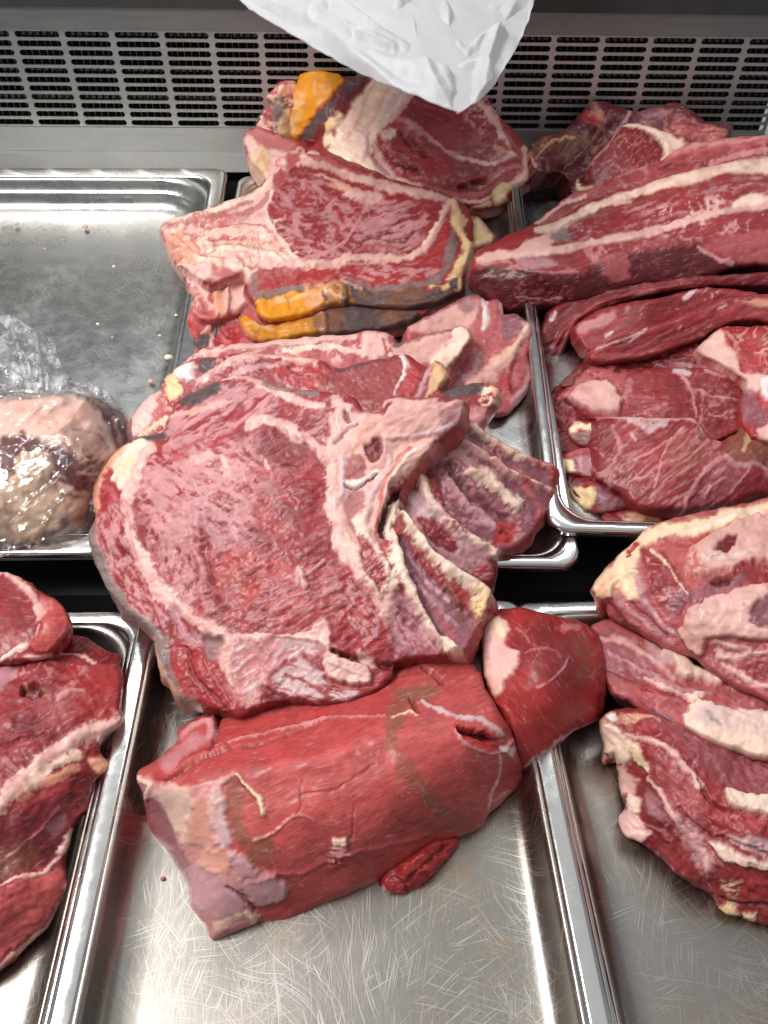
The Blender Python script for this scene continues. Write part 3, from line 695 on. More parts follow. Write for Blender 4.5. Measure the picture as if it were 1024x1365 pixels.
piece('rib_roast_slice', 'second rib roast slice with dark brown chine and fanned rib ends, between two other slices', 'rib roast',
 [(168,585),(176,555),(196,530),(212,519),(224,498),(233,492),(262,478),(290,476),(330,470),(372,474),(420,478),(448,490),(470,486),(505,478),(538,472),(556,482),(572,489),(580,480),(590,484),(598,503),
  (590,520),(616,514),(642,510),(655,512),(668,520),(668,530),(655,546),(648,560),(640,568),(660,582),(690,600),(722,615),(742,622),(740,650),(736,676),(718,700),(704,722),(680,735),
  (664,738),(661,768),(648,782),(610,765),(560,740),(500,700),(420,640),(300,620),(200,610)],
 [(168,585,8.3),(200,610,7.8),(224,500,11.4),(280,480,12.8),(380,480,13.2),(470,490,13.6),(575,489,14.2),(640,515,13.4),(300,620,8.2),(420,640,8.4),(560,600,11.4),(600,640,10.4),(742,622,9.0),(735,680,6.8),
  (664,738,6.6),(640,690,8.2),(600,730,8.4),(655,775,5.6),(520,690,9.4)],
 'lean', [
  ('f', [(168,585),(176,555),(196,528),(216,516),(214,540),(190,572)], 'pfat', 5, 0.5, dict(part='fat_edge')),
  ('f', [(212,530),(224,505),(224,550),(205,575),(195,575)], 'rose', 5, 0), ('m', [(190,500),(240,500),(240,590),(190,590)], 9, .25, 'pfat'),
  ('f', [(222,500),(232,494),(246,520),(238,534),(226,536)], 'yfat', 4, 0.8), ('s', [(186,580),(205,568),(222,560)], 9, 'cream', 1.2),
  ('f', [(228,490),(248,482),(264,490),(260,508),(240,508)], 'white', 4, 2.0, dict(part='cartilage')),
  ('s', [(262,482),(258,500)], 9, 'red', 0.5, dict(a=.7)),
  ('f', [(268,480),(292,476),(290,490),(276,500),(266,498)], 'dgrey', 4, 1),
  ('s', [(262,512),(290,494),(320,478),(360,474),(420,480)], (10, 12), 'pfat', 1.2), ('s', [(300,512),(330,492),(380,486)], 8, 'lilac', 0.6),
  ('m', [(280,470),(460,470),(460,540),(280,520)], 14, .22, 'pink'),
  ('f', [(370,490),(420,484),(440,505),(420,515),(380,510)], 'red', 8, -1, dict(tex=(9, .45, 0, 1.6))),
  ('s', [(380,480),(420,470),(470,470)], 8, 'cream', 0.8, dict(a=.7)),
  # spinous process, cut dark red
  ('f', [(440,502),(480,486),(534,473),(536,500),(525,528),(500,546),(484,545),(474,530),(448,524)], 'marrow', 4, 1.0, dict(part='chine_bone')),
  ('s', [(448,500),(490,484),(532,473)], 6, 'dgrey', 0.8, dict(a=.8)),
  ('s', [(536,474),(540,490),(534,508),(526,526)], (7, 5), 'white', 0.6), ('f', [(542,478),(556,484),(558,510),(548,528),(532,528),(540,505)], 'red', 4, 0.5, dict(a=.8)),
  ('s', [(575,488),(566,508),(558,528)], 6, 'lilac', 1.0), ('f', [(578,484),(590,486),(596,502),(584,520),(568,528),(574,506)], 'yfat', 4, 1.5, dict(a=.7)),
  ('f', [(600,516),(642,510),(646,520),(628,530),(588,530)], 'dgrey', 4, 0.5, dict(part='chine_bone')),
  ('f', [(646,512),(664,518),(668,528),(655,545),(644,545),(636,530)], 'fat', 5, 1.5, dict(tex=(7, .38, 0, 1))), ('s', [(655,516),(660,530)], 7, 'ofat', 1.0),
  ('f', [(610,548),(650,545),(640,575),(600,600),(585,590)], 'pink', 7, 0),
  # ribs fanning to the right
  ('f', [(580,600),(620,575),(660,600),(735,630),(735,680),(700,725),(660,735),(600,690)], 'purple', 8, -2.0),
  ('m', [(580,590),(740,600),(740,740),(600,720)], 12, .2, 'pink', dict(ang=.6)),
  ('s', [(636,573),(664,590),(700,608),(740,622)], (14, 14), 'bone', 5.0, dict(part='rib_bone', new=1)), ('s', [(640,576),(690,604)], 4, 'ofat', 0.5),
  ('s', [(610,585),(640,605),(672,624),(718,650)], (14, 12), 'bonep', 5.0), ('s', [(602,600),(630,618),(664,632)], (14, 8), 'bonep', 1.0, dict(a=.7)),
  ('s', [(655,612),(700,640),(735,655)], 8, 'pfat', 4.0), ('s', [(690,630),(715,668),(722,690)], 8, 'rose', 1.0),
  ('s', [(628,628),(654,640),(690,672)], (16, 22), 'bone', 5.0, dict(part='rib_bone', new=1)), ('s', [(630,626),(652,644)], 6, 'cream', 1.0),
  ('s', [(600,618),(620,648),(650,672),(680,690)], 12, 'maroon', -4.0, dict(a=.6)), ('s', [(596,640),(625,670),(665,705)], (10, 14), 'lilac', 4.0),
  ('s', [(620,690),(650,700),(690,720)], 8, 'lilac', 1.5, dict(a=.7)), ('f', [(660,692),(690,700),(682,722),(664,728)], 'red', 6, -0.5),
  ('rim', 7, 'red', 0.2, dict(sec=[(700,610),(760,610),(760,740),(650,745),(690,700)], a=.7)),
  ('s', [(556,636),(572,668),(600,698),(636,722),(666,740)], (22, 16), 'bone', 6.0, dict(part='rib_bone', new=1)), ('s', [(566,648),(592,684),(625,710)], 4, 'fresh', 0.5),
  ('f', [(540,655),(560,660),(588,690),(620,716),(655,742),(658,770),(640,772),(600,750),(556,712),(538,690)], 'lilac', 4, 0.5, dict(part='rib_face', a=.85)),
  ('s', [(548,668),(575,690),(620,722)], 16, 'silver', 0.4, dict(a=.85)),
  ('f', [(558,690),(576,692),(600,712),(616,730),(610,738),(590,734),(566,712)], 'deep', 3, -1.8, dict(part='marrow', under='rib_face')), ('m', [(556,688),(620,688),(620,740),(560,740)], 5, .2, 'rose'),
  ('f', [(636,755),(656,750),(660,768),(646,780),(630,768)], 'red', 5, 0, dict(tex=(6, .42, 0, 1))),
 ], thick=0.034, rnd=(9, 0.009), grain=(.5, 2.0, 6, 0.0012), lump=(0.003, 40), group=GR, seed=23, side='pink', step=1.8)

piece('rib_roast_slice', 'third rib roast slice showing a pale thick spinous bone above the brown chine', 'rib roast',
 [(236,492),(262,470),(290,460),(334,458),(380,452),(430,448),(468,446),(500,440),(525,448),(530,458),(560,450),(600,438),(618,434),(628,444),(630,456),(618,474),(605,490),(598,510),(560,530),(440,530),(300,520),(240,510)],
 [(236,492,10.3),(300,515,8.8),(300,462,11.2),(430,450,11.8),(520,448,12.2),(620,438,12.4),(600,500,9.8),(440,525,8.8)],
 'rose', [
  ('s', [(270,470),(330,462),(400,455),(470,447)], 12, 'pfat', 1.0, dict(part='fat_edge')), ('s', [(300,468),(380,462),(440,458)], 5, 'brown', -0.5, dict(a=.6)),
  ('m', None, 12, .3, 'pfat'), ('s', [(380,466),(440,462),(480,470)], 8, 'fat', 1.0),
  ('f', [(484,446),(510,442),(520,460),(505,480),(484,476)], 'pfat', 5, 1.0), ('s', [(510,452),(516,470)], 4, 'red', -1),
  ('f', [(526,462),(560,450),(602,438),(600,455),(580,476),(545,490),(530,482)], 'bonep', 4, 1.2, dict(part='chine_bone')), ('s', [(526,462),(566,449),(604,438)], 6, 'dgrey', 0.8, dict(a=.8)),
  ('f', [(608,437),(620,436),(628,446),(626,458),(600,485),(580,498),(576,482),(600,456)], 'fat', 4, 2.5, dict(part='rib_bone')), ('s', [(625,462),(608,486),(596,500)], 8, 'brown', 0.5, dict(a=.5)),
 ], thick=0.03, rnd=(8, 0.008), lump=(0.003, 30), group=GR, seed=31, side='pink')

piece('rib_roast_slice', 'rearmost rib roast slice with a long pale rib standing by the dark loin', 'rib roast',
 [(540,445),(555,430),(580,416),(610,400),(630,392),(643,398),(648,402),(664,399),(671,406),(670,420),(690,418),(700,428),(710,436),(712,452),(706,478),(712,500),(705,520),(690,540),(676,552),(655,555),(640,540),(600,530),(560,500)],
 [(540,450,11.0),(630,396,12.2),(668,404,11.8),(708,440,11.0),(705,520,7.0),(660,550,6.6),(600,520,7.4),(620,450,10.0),(660,480,9.0)],
 'rose', [
  ('f', [(548,436),(580,418),(622,396),(634,400),(636,424),(616,446),(590,442),(560,446)], 'bonep', 5, 1.0, dict(part='chine_bone')), ('s', [(556,430),(590,412),(625,394)], 7, 'purple', 0.5, dict(a=.8)),
  ('f', [(610,398),(632,394),(634,412),(620,420),(612,412)], 'purple', 5, 0, dict(a=.7)),
  ('s', [(640,400),(636,425),(622,446)], 8, 'pink', 1.5), ('s', [(648,402),(650,424),(644,442)], (10, 6), 'white', 2.5, dict(part='cartilage')), ('s', [(660,402),(660,430),(648,455)], 10, 'rose', 1.5),
  ('s', [(668,404),(670,426)], 8, 'pfat', 1.0), ('f', [(668,424),(690,418),(706,430),(690,446),(672,452)], 'purple', 6, -0.8),
  ('s', [(706,438),(690,460),(668,482),(640,505),(626,515)], (14, 26), 'bonep', 4.0, dict(part='rib_bone')), ('s', [(704,440),(685,464),(660,488)], 9, 'cream', 0.8, dict(a=.7)),
  ('s', [(640,470),(630,495),(612,510)], 12, 'lilac', 0.5, dict(a=.7)), ('f', [(664,508),(682,504),(680,520),(662,524)], 'red', 5, 0, dict(a=.8)),
  ('s', [(708,480),(704,510),(685,535)], 12, 'lilac', 2.0), ('s', [(690,475),(680,495),(684,520)], 7, 'deep', -1.5, dict(a=.7)), ('m', None, 14, .18, 'lilac'),
 ], thick=0.035, rnd=(9, 0.009), lump=(0.003, 30), group=GR, seed=37, side='purple')
# ------------------------------------------------------------------ rib steaks piled behind the roast
GS = 'aged rib steaks piled in the middle tray'
piece('rib_steak', 'rear rib steak with a thick standing orange fat flap and torn eye', 'rib steak',
 [(385,178),(389,143),(395,113),(403,96),(428,94),(450,98),(462,104),(486,101),(497,100),(540,118),(590,128),(645,128),(667,156),(694,183),(707,210),(708,238),(686,254),(681,270),(659,277),(637,280),(604,270),(560,262),(500,245),(440,220),(400,200)],
 [(388,182,17.2),(427,95,24.6),(497,100,24.2),(590,128,22.0),(645,130,21.8),(706,215,16.8),(705,240,15.4),(660,276,13.6),(604,268,13.6),(500,240,15.2),(440,215,16.4),(600,190,18.8),(520,170,20.0),(420,150,20.8)],
 'lean', [
  ('f', [(440,215),(450,170),(470,140),(497,100),(540,112),(552,125),(528,150),(515,175),(497,190),(495,210),(520,235),(560,255),(530,262),(480,240)], 'fat', 6, 0.8, dict(part='fat_cover')),
  ('s', [(498,112),(480,150),(462,185)], 9, 'ofat', 0.8, dict(a=.6)), ('s', [(520,115),(500,150),(482,180)], 9, 'ofat', 0.8, dict(a=.5)), ('s', [(535,125),(515,150)], 12, 'silver', 0, dict(a=.7)),
  ('s', [(470,170),(490,190),(480,215)], 7, 'pfat', 1.2), ('s', [(490,178),(488,200),(505,225),(525,238)], 8, 'lilac', 1.0, dict(a=.7)), ('s', [(448,195),(465,205),(500,232)], 8, 'cream', 1.2),
  # folded muscle with brown crust and the orange flap
  ('f', [(402,186),(418,160),(438,136),(460,113),(470,105),(492,106),(488,122),(466,142),(450,165),(432,182),(412,196)], 'deep', 5, 2.0),
  ('f', [(402,186),(418,160),(440,134),(466,105),(490,106),(474,120),(448,145),(428,168),(410,190)], 'dgrey', 4, 1.0, dict(tex=(7, .40, -.8, 2), a=.9)),
  ('f', [(440,158),(456,150),(450,168),(436,178)], 'yfat', 4, 1.0), ('f', [(430,182),(444,172),(448,190),(436,196)], 'cream', 4, 1.0),
  ('f', [(386,180),(389,144),(395,113),(403,97),(428,95),(450,99),(459,111),(436,136),(418,159),(401,178),(392,184)], 'orange', 3, 5.0, dict(part='orange_fat')),
  ('f', [(388,180),(390,150),(398,120),(410,130),(402,160)], 'yfat', 10, 0, dict(tex=(12, .45, 1.2, 1.5), a=.6)), ('f', [(430,96),(458,108),(436,134)], 'ochre', 10, 0, dict(tex=(10, .45, 0, 1), a=.6)), ('s', [(425,108),(422,120)], 4, 'ofat', 0.8, dict(a=.5)), ('s', [(404,125),(406,135)], 4, 'ofat', 0.8, dict(a=.5)), ('s', [(392,150),(410,145)], 8, 'ochre', -0.6, dict(a=.6)),
  # the eye and its neighbours
  ('f', [(530,150),(552,128),(600,128),(648,140),(668,175),(676,205),(660,212),(620,208),(585,185),(556,170),(535,165)], 'lean', 5, 0.6, dict(a=.7)), ('m', [(530,128),(680,128),(680,215),(560,215)], 12, .16, 'frost'),
  ('s', [(528,158),(545,166),(570,182),(600,202),(618,210)], 8, 'pink', 1.2), ('s', [(545,128),(530,150),(515,172),(500,190),(510,215),(535,240),(560,250)], (9, 12), 'pfat', 1.0),
  ('s', [(640,135),(660,160),(672,185),(682,205)], (16, 9), 'pfat', 0.8), ('s', [(662,195),(676,205),(686,208)], 10, 'ofat', 0.8, dict(a=.8)), ('s', [(612,208),(640,214),(670,216),(684,206)], 9, 'pfat', 1.0),
  ('s', [(672,186),(678,198)], 7, 'red', -2), ('f', [(506,185),(525,165),(545,175),(570,195),(600,215),(605,235),(570,242),(540,235),(515,215)], 'red', 6, -1.5, dict(tex=(9, .40, .7, 1.6))),
  ('s', [(538,180),(552,194),(566,202)], 14, 'deep', -5.0), ('s', [(556,190),(572,200),(585,212)], 6, 'rose', 2.0), ('f', [(510,178),(530,172),(532,182),(516,186)], 'fat', 4, 2.5),
  ('s', [(520,205),(540,220),(565,230)], 9, 'deep', -3.0), ('m', [(500,170),(610,170),(610,245),(510,245)], 9, .2, 'pink'),
  ('s', [(612,250),(630,244),(648,238)], (9, 13), 'dark', -6.0), ('s', [(608,247),(625,240),(648,232)], 5, 'red', 1.5), ('s', [(565,245),(600,258),(640,258),(670,240)], 7, 'rose', 1.2), ('s', [(640,250),(665,230),(690,222)], 10, 'pink', 0.8, dict(a=.7)),
  ('s', [(700,200),(702,225),(692,245)], 12, 'pfat', 0.6), ('s', [(604,266),(640,268),(665,258),(690,246)], 8, 'pfat', 1.0),
  ('f', [(655,256),(670,246),(682,250),(680,268),(664,276),(656,270)], 'yfat', 4, 3.0, dict(part='fat_nub')), ('s', [(628,278),(650,272)], 8, 'yfat', 1.5),
 ], thick=0.035, rnd=(10, 0.010), grain=(.3, 2.4, 6, 0.0008), lump=(0.004, 40), group=GS, seed=41, side='pfat')

piece('rib_steak', 'crusty rib end tucked behind the orange fat flap at the back of the pile', 'rib steak',
 [(368,115),(378,106),(397,104),(402,120),(398,160),(392,186),(372,192),(352,192),(340,178),(342,160),(352,148),(362,140),(354,132),(360,126)],
 [(368,115,23.0),(397,105,23.4),(390,186,16.4),(345,165,18.0),(350,190,16.4),(372,150,20.2)],
 'rose', [
  ('f', [(368,114),(395,106),(398,122),(380,128),(368,124)], 'ofat', 4, 1.5), ('s', [(372,112),(394,108)], 5, 'rose', 0.5),
  ('f', [(358,128),(372,128),(390,130),(388,145),(370,140),(360,142)], 'brown', 4, 0.8), ('f', [(363,142),(374,140),(378,165),(370,182),(364,170)], 'grey', 5, 0.5),
  ('f', [(372,160),(388,145),(387,182),(372,180)], 'yfat', 5, 1.5), ('s', [(345,165),(358,178)], 7, 'pfat', 1.0), ('m', None, 10, .2, 'fat'),
 ], thick=0.03, rnd=(8, 0.008), lump=(0.004, 22), group=GS, seed=43, side='rose')

piece('rib_steak', 'lowest rib steak of the pile, a red bony end showing under the others', 'rib steak',
 [(250,425),(262,405),(290,410),(330,415),(400,420),(420,440),(380,455),(340,462),(325,472),(270,474),(262,468),(256,448)],
 [(250,425,10.7),(262,468,9.9),(325,472,9.0),(330,415,9.2),(400,430,8.4)],
 'rose', [
  ('f', [(260,450),(275,440),(285,455),(280,472),(266,470)], 'dgrey', 4, 0), ('f', [(282,434),(312,428),(325,445),(318,462),(290,462)], 'red', 5, -2, dict(tex=(7, .4, .3, 1.5))),
  ('s', [(272,442),(285,432),(322,424)], 8, 'pfat', 2.0), ('s', [(284,440),(283,468)], 6, 'pfat', 1.5), ('s', [(255,430),(265,445)], 8, 'red', 0), ('m', None, 10, .2, 'pfat'),
 ], thick=0.03, rnd=(7, 0.007), lump=(0.004, 20), group=GS, seed=47, side='deep')
piece('rib_steak', 'rib steak under the top one, with an orange fat strip and pale cut blocks', 'rib steak',
 [(247,357),(262,350),(300,350),(420,360),(560,330),(632,286),(640,290),(650,302),(662,318),(645,330),(628,340),(590,400),(560,424),(540,434),(480,444),(430,448),(380,455),(346,458),(326,448),(318,430),(322,418),(300,425),(280,428),(262,425),(255,405),(262,392),(250,378)],
 [(247,360,12.5),(262,422,11.2),(318,430,10.2),(346,456,9.3),(430,446,9.0),(545,432,9.2),(560,424,9.4),(655,315,11.8),(636,290,12.4),(400,360,11.4),(560,340,11.4),(330,390,10.0)],
 'rose', [
  ('f', [(250,362),(275,365),(280,400),(285,415),(268,415),(262,392)], 'pfat', 6, 1.0), ('s', [(255,372),(270,400),(276,418)], 8, 'red', -1, dict(a=.7)), ('m', [(245,350),(300,350),(300,430),(245,430)], 10, .24, 'pfat'),
  ('f', [(286,392),(302,388),(304,420),(288,424)], 'ofat', 3, 4.0, dict(part='fat_block')), ('f', [(302,382),(326,375),(330,408),(306,416)], 'pfat', 3, 5.0, dict(part='fat_block', new=1)), ('s', [(304,384),(326,378)], 5, 'cream', 0.5),
  ('f', [(318,424),(330,420),(345,432),(380,430),(428,414),(434,424),(432,446),(380,455),(346,457),(326,446)], 'ochre', 4, 3.0, dict(part='orange_fat')),
  ('s', [(400,424),(428,420),(430,440)], 12, 'ofat', 0.5, dict(a=.6)), ('f', [(320,430),(380,436),(430,424),(430,432),(380,444),(330,440)], 'yfat', 6, 0, dict(tex=(9, .48, -.2, 2), a=.5)),
  ('f', [(434,416),(460,408),(500,410),(556,414),(560,426),(540,434),(480,444),(434,448)], 'dgrey', 5, 2.0, dict(part='dry_crust')), ('f', [(500,412),(556,416),(555,428),(510,436)], 'brown', 8, 0.5, dict(tex=(8, .45, 0, 2), a=.8)), ('f', [(420,416),(452,412),(456,444),(424,448)], 'brown', 14, 0.2, dict(tex=(10, .44, .4, 1), a=.85)), ('f', [(624,285),(636,290),(648,302),(660,318),(642,328),(628,330)], 'yfat', 5, 2.0, dict(part='fat_edge')), ('s', [(636,296),(648,318)], 7, 'cream', 1.0),
 ], thick=0.028, rnd=(7, 0.008), lump=(0.003, 28), group=GS, seed=53, side='rose')

piece('rib_steak', 'topmost rib steak with a long pointed rib and yellow fat edge', 'rib steak',
 [(217,296),(245,287),(276,278),(319,263),(340,252),(352,238),(345,226),(334,214),(326,192),(328,175),(346,170),(372,178),(394,186),(412,196),(430,188),(446,196),(470,212),(496,226),(528,240),(566,250),(602,264),(620,274),(628,288),(632,325),(624,352),(620,376),(616,392),(600,401),(576,410),(548,414),(503,411),(462,408),(432,413),(402,424),(362,431),(345,424),(338,404),(327,392),(325,366),(302,374),(280,381),(262,372),(246,357),(236,354),(226,334),(217,313)],
 [(217,300,14.0),(236,352,13.4),(328,178,18.4),(352,238,16.4),(430,192,17.8),(500,228,16.4),(602,266,14.8),(630,325,12.4),(616,390,10.6),(548,408,10.4),(440,405,10.6),(362,428,10.3),(345,410,10.9),(327,370,12.2),(280,375,12.6),(440,290,15.0),(330,300,14.4),(520,350,12.8),(430,385,11.4),(560,396,10.9),(610,340,12.6)],
 'lean', [
  ('m', [(355,250),(560,260),(590,330),(480,370),(390,350)], 15, .17, 'frost', dict(a=.8)),
  ('f', [(362,250),(420,230),(470,270),(500,330),(430,350),(395,345),(370,310)], 'frost', 10, 0.4, dict(tex=(9, .56, .3, 1.5), a=.7)),
  ('f', [(490,260),(560,275),(560,325),(520,340),(480,320)], 'frost', 10, 0.5, dict(tex=(7, .48, -.3, 2.2), a=.75)),
  # fat body around the rib
  ('f', [(217,297),(276,278),(330,258),(352,238),(334,214),(326,190),(330,176),(345,188),(372,200),(400,195),(412,205),(392,225),(366,250),(358,275),(362,300),(378,325),(396,348),(420,356),(400,362),(360,372),(325,376),(300,376),(262,372),(240,355),(222,330)], 'pfat', 6, 1.0, dict(part='fat_cover')),
  ('s', [(222,296),(276,282),(330,264),(362,240),(390,215),(420,205)], (9, 12), 'fat', 1.6), 
  ('s', [(222,303),(255,296),(300,284),(335,268)], (11, 5), 'marrow', -0.6, dict(a=.75, part='rib_bone')), ('s', [(262,304),(310,292),(345,276),(358,262)], (10, 15), 'rose', -1.2, dict(a=.9)), ('s', [(300,296),(340,282)], 8, 'lilac', 0.4, dict(a=.6)),
  ('s', [(225,308),(265,308),(320,302),(360,304)], 8, 'pfat', 1.0), ('s', [(262,318),(300,316),(345,318)], (6, 8), 'red', -1.8, dict(a=.8)), ('s', [(268,330),(320,322),(365,326),(395,345)], 9, 'ofat', -1.8, dict(a=.6)), ('s', [(270,336),(320,332),(370,344)], 7, 'fat', 1.8),
  ('f', [(218,314),(258,318),(262,352),(240,354),(228,336)], 'ofat', 5, 1.0), ('s', [(230,330),(240,352)], 10, 'rose', 0, dict(a=.5)),
  ('f', [(282,350),(320,356),(322,372),(290,378),(278,368)], 'rose', 6, -1.5, dict(a=.8)), ('s', [(262,345),(300,352),(330,362)], 8, 'fat', 1.5), ('m', [(217,290),(400,290),(400,380),(230,380)], 12, .16, 'fat'), ('m', [(217,260),(420,180),(420,300),(380,380),(230,380)], 16, .16, 'rose', dict(ang=-.3, a=.7)), ('s', [(300,300),(340,300),(362,312)], 4, 'rose', -1.5, dict(a=.8)), ('s', [(270,326),(310,324),(350,332),(385,350)], 3, 'brown', -2.0, dict(a=.5)), ('s', [(240,318),(262,340),(300,346)], 4, 'rose', -1.2, dict(a=.6)), ('s', [(380,232),(400,214),(425,212)], 4, 'rose', -1, dict(a=.7)),
  # chine block at the upper left
  ('f', [(328,176),(345,171),(378,182),(396,190),(390,200),(360,202),(340,194)], 'mpink', 4, 1.0, dict(part='chine_bone')), ('f', [(334,200),(350,198),(362,215),(352,238),(340,222)], 'yfat', 6, 1.0, dict(a=.7)), ('s', [(350,206),(356,226)], 6, 'ofat', 0.5),
  ('f', [(384,202),(402,200),(404,214),(392,228),(382,222)], 'rose', 5, -1), ('f', [(366,232),(386,230),(374,246),(364,252)], 'rose', 5, -0.8), ('s', [(412,206),(440,214),(475,232),(505,240)], 9, 'rose', -0.6), ('s', [(430,190),(450,205),(470,214)], 6, 'brown', -0.5, dict(a=.6)),
  ('s', [(405,215),(440,224),(480,240),(530,252),(596,268)], (12, 14), 'pfat', 1.2), ('s', [(420,232),(450,242),(470,258),(500,262)], (5, 16), 'pfat', 1.0), ('s', [(444,246),(466,252)], 7, 'ofat', 0.5),
  ('s', [(362,255),(356,280),(366,308),(384,330),(400,350)], 6, 'fat', 1.0),
  ('s', [(400,350),(440,330),(462,315),(476,296)], (8, 5), 'pink', 1.4), ('s', [(470,345),(490,318),(530,322),(552,310)], (5, 4), 'deep', -2.5, dict(a=.7)), ('s', [(460,340),(500,330),(540,335)], 6, 'rose', 1.6),
  ('s', [(384,356),(430,352),(480,346),(530,346),(566,330),(586,300),(600,272)], (12, 16), 'pfat', 2.0, dict(part='fat_seam')), ('s', [(400,362),(470,354),(530,350)], 4, 'ofat', -1, dict(a=.7)), ('s', [(566,325),(586,296)], 5, 'cream', 0.8),
  # outer muscle and crusted fat edge
  ('f', [(335,366),(380,360),(460,362),(540,352),(580,320),(600,280),(606,300),(608,340),(592,368),(540,382),(480,380),(440,380),(380,385),(350,395),(335,385)], 'red', 5, 0.5, dict(a=.85)), ('f', [(450,365),(560,350),(590,365),(520,382),(460,378)], 'frost', 6, 0.5, dict(tex=(7, .54, 0, 1.6), a=.8)),
  ('s', [(338,372),(344,392),(370,390),(404,384)], (14, 10), 'grey', 0.4, dict(a=.9)), ('s', [(458,370),(490,382),(540,384),(580,374),(600,350),(606,310)], (8, 15), 'grey', 0.5, dict(a=.9)),
  ('s', [(604,268),(612,300),(626,328),(618,350),(606,372)], (16, 20), 'yfat', 3.0, dict(part='fat_edge')), ('s', [(576,384),(596,388),(612,376)], (12, 18), 'yfat', 2.5, dict(part='fat_edge')), ('f', [(602,374),(612,374),(612,384),(604,384)], 'dgrey', 3, -3),
  ('f', [(340,402),(370,396),(410,386),(436,380),(456,378),(462,408),(432,413),(402,424),(362,431),(345,424)], 'orange', 4, 3.0, dict(part='orange_fat')), ('f', [(400,386),(458,378),(462,408),(420,418)], 'ofat', 14, 0, dict(tex=(12, .46, .3, 1.5), a=.8)), ('f', [(342,404),(440,384),(440,392),(346,412)], 'yfat', 5, 0, dict(tex=(9, .48, -.3, 2), a=.6)), ('s', [(436,382),(448,395),(444,408)], 13, 'ofat', 0.5, dict(a=.8)), ('s', [(380,398),(384,412)], 2, 'brown', -1, dict(a=.5)), ('s', [(428,388),(432,398),(434,404)], 3, 'brown', -1.5),
  ('f', [(460,378),(490,386),(540,390),(580,388),(610,392),(590,406),(548,414),(503,411),(460,408)], 'dgrey', 5, 2.0, dict(part='dry_crust')), ('f', [(500,388),(600,390),(590,408),(520,412)], 'brown', 8, 0.5, dict(tex=(8, .42, 0, 2.4), a=.9)), ('s', [(455,375),(480,385)], 6, 'pfat', 1), ('f', [(438,384),(486,386),(488,410),(440,414)], 'brown', 16, 0.3, dict(tex=(11, .44, .4, 1), a=.85)), ('f', [(445,386),(470,384),(468,408),(446,410)], 'ochre', 12, 0, dict(tex=(7, .5, 1.2, 1), a=.6)),
 ], thick=0.026, rnd=(8, 0.008), grain=(-.3, 2.0, 7, 0.0008), lump=(0.0035, 45), group=GS, seed=59, side='pfat', step=1.8)

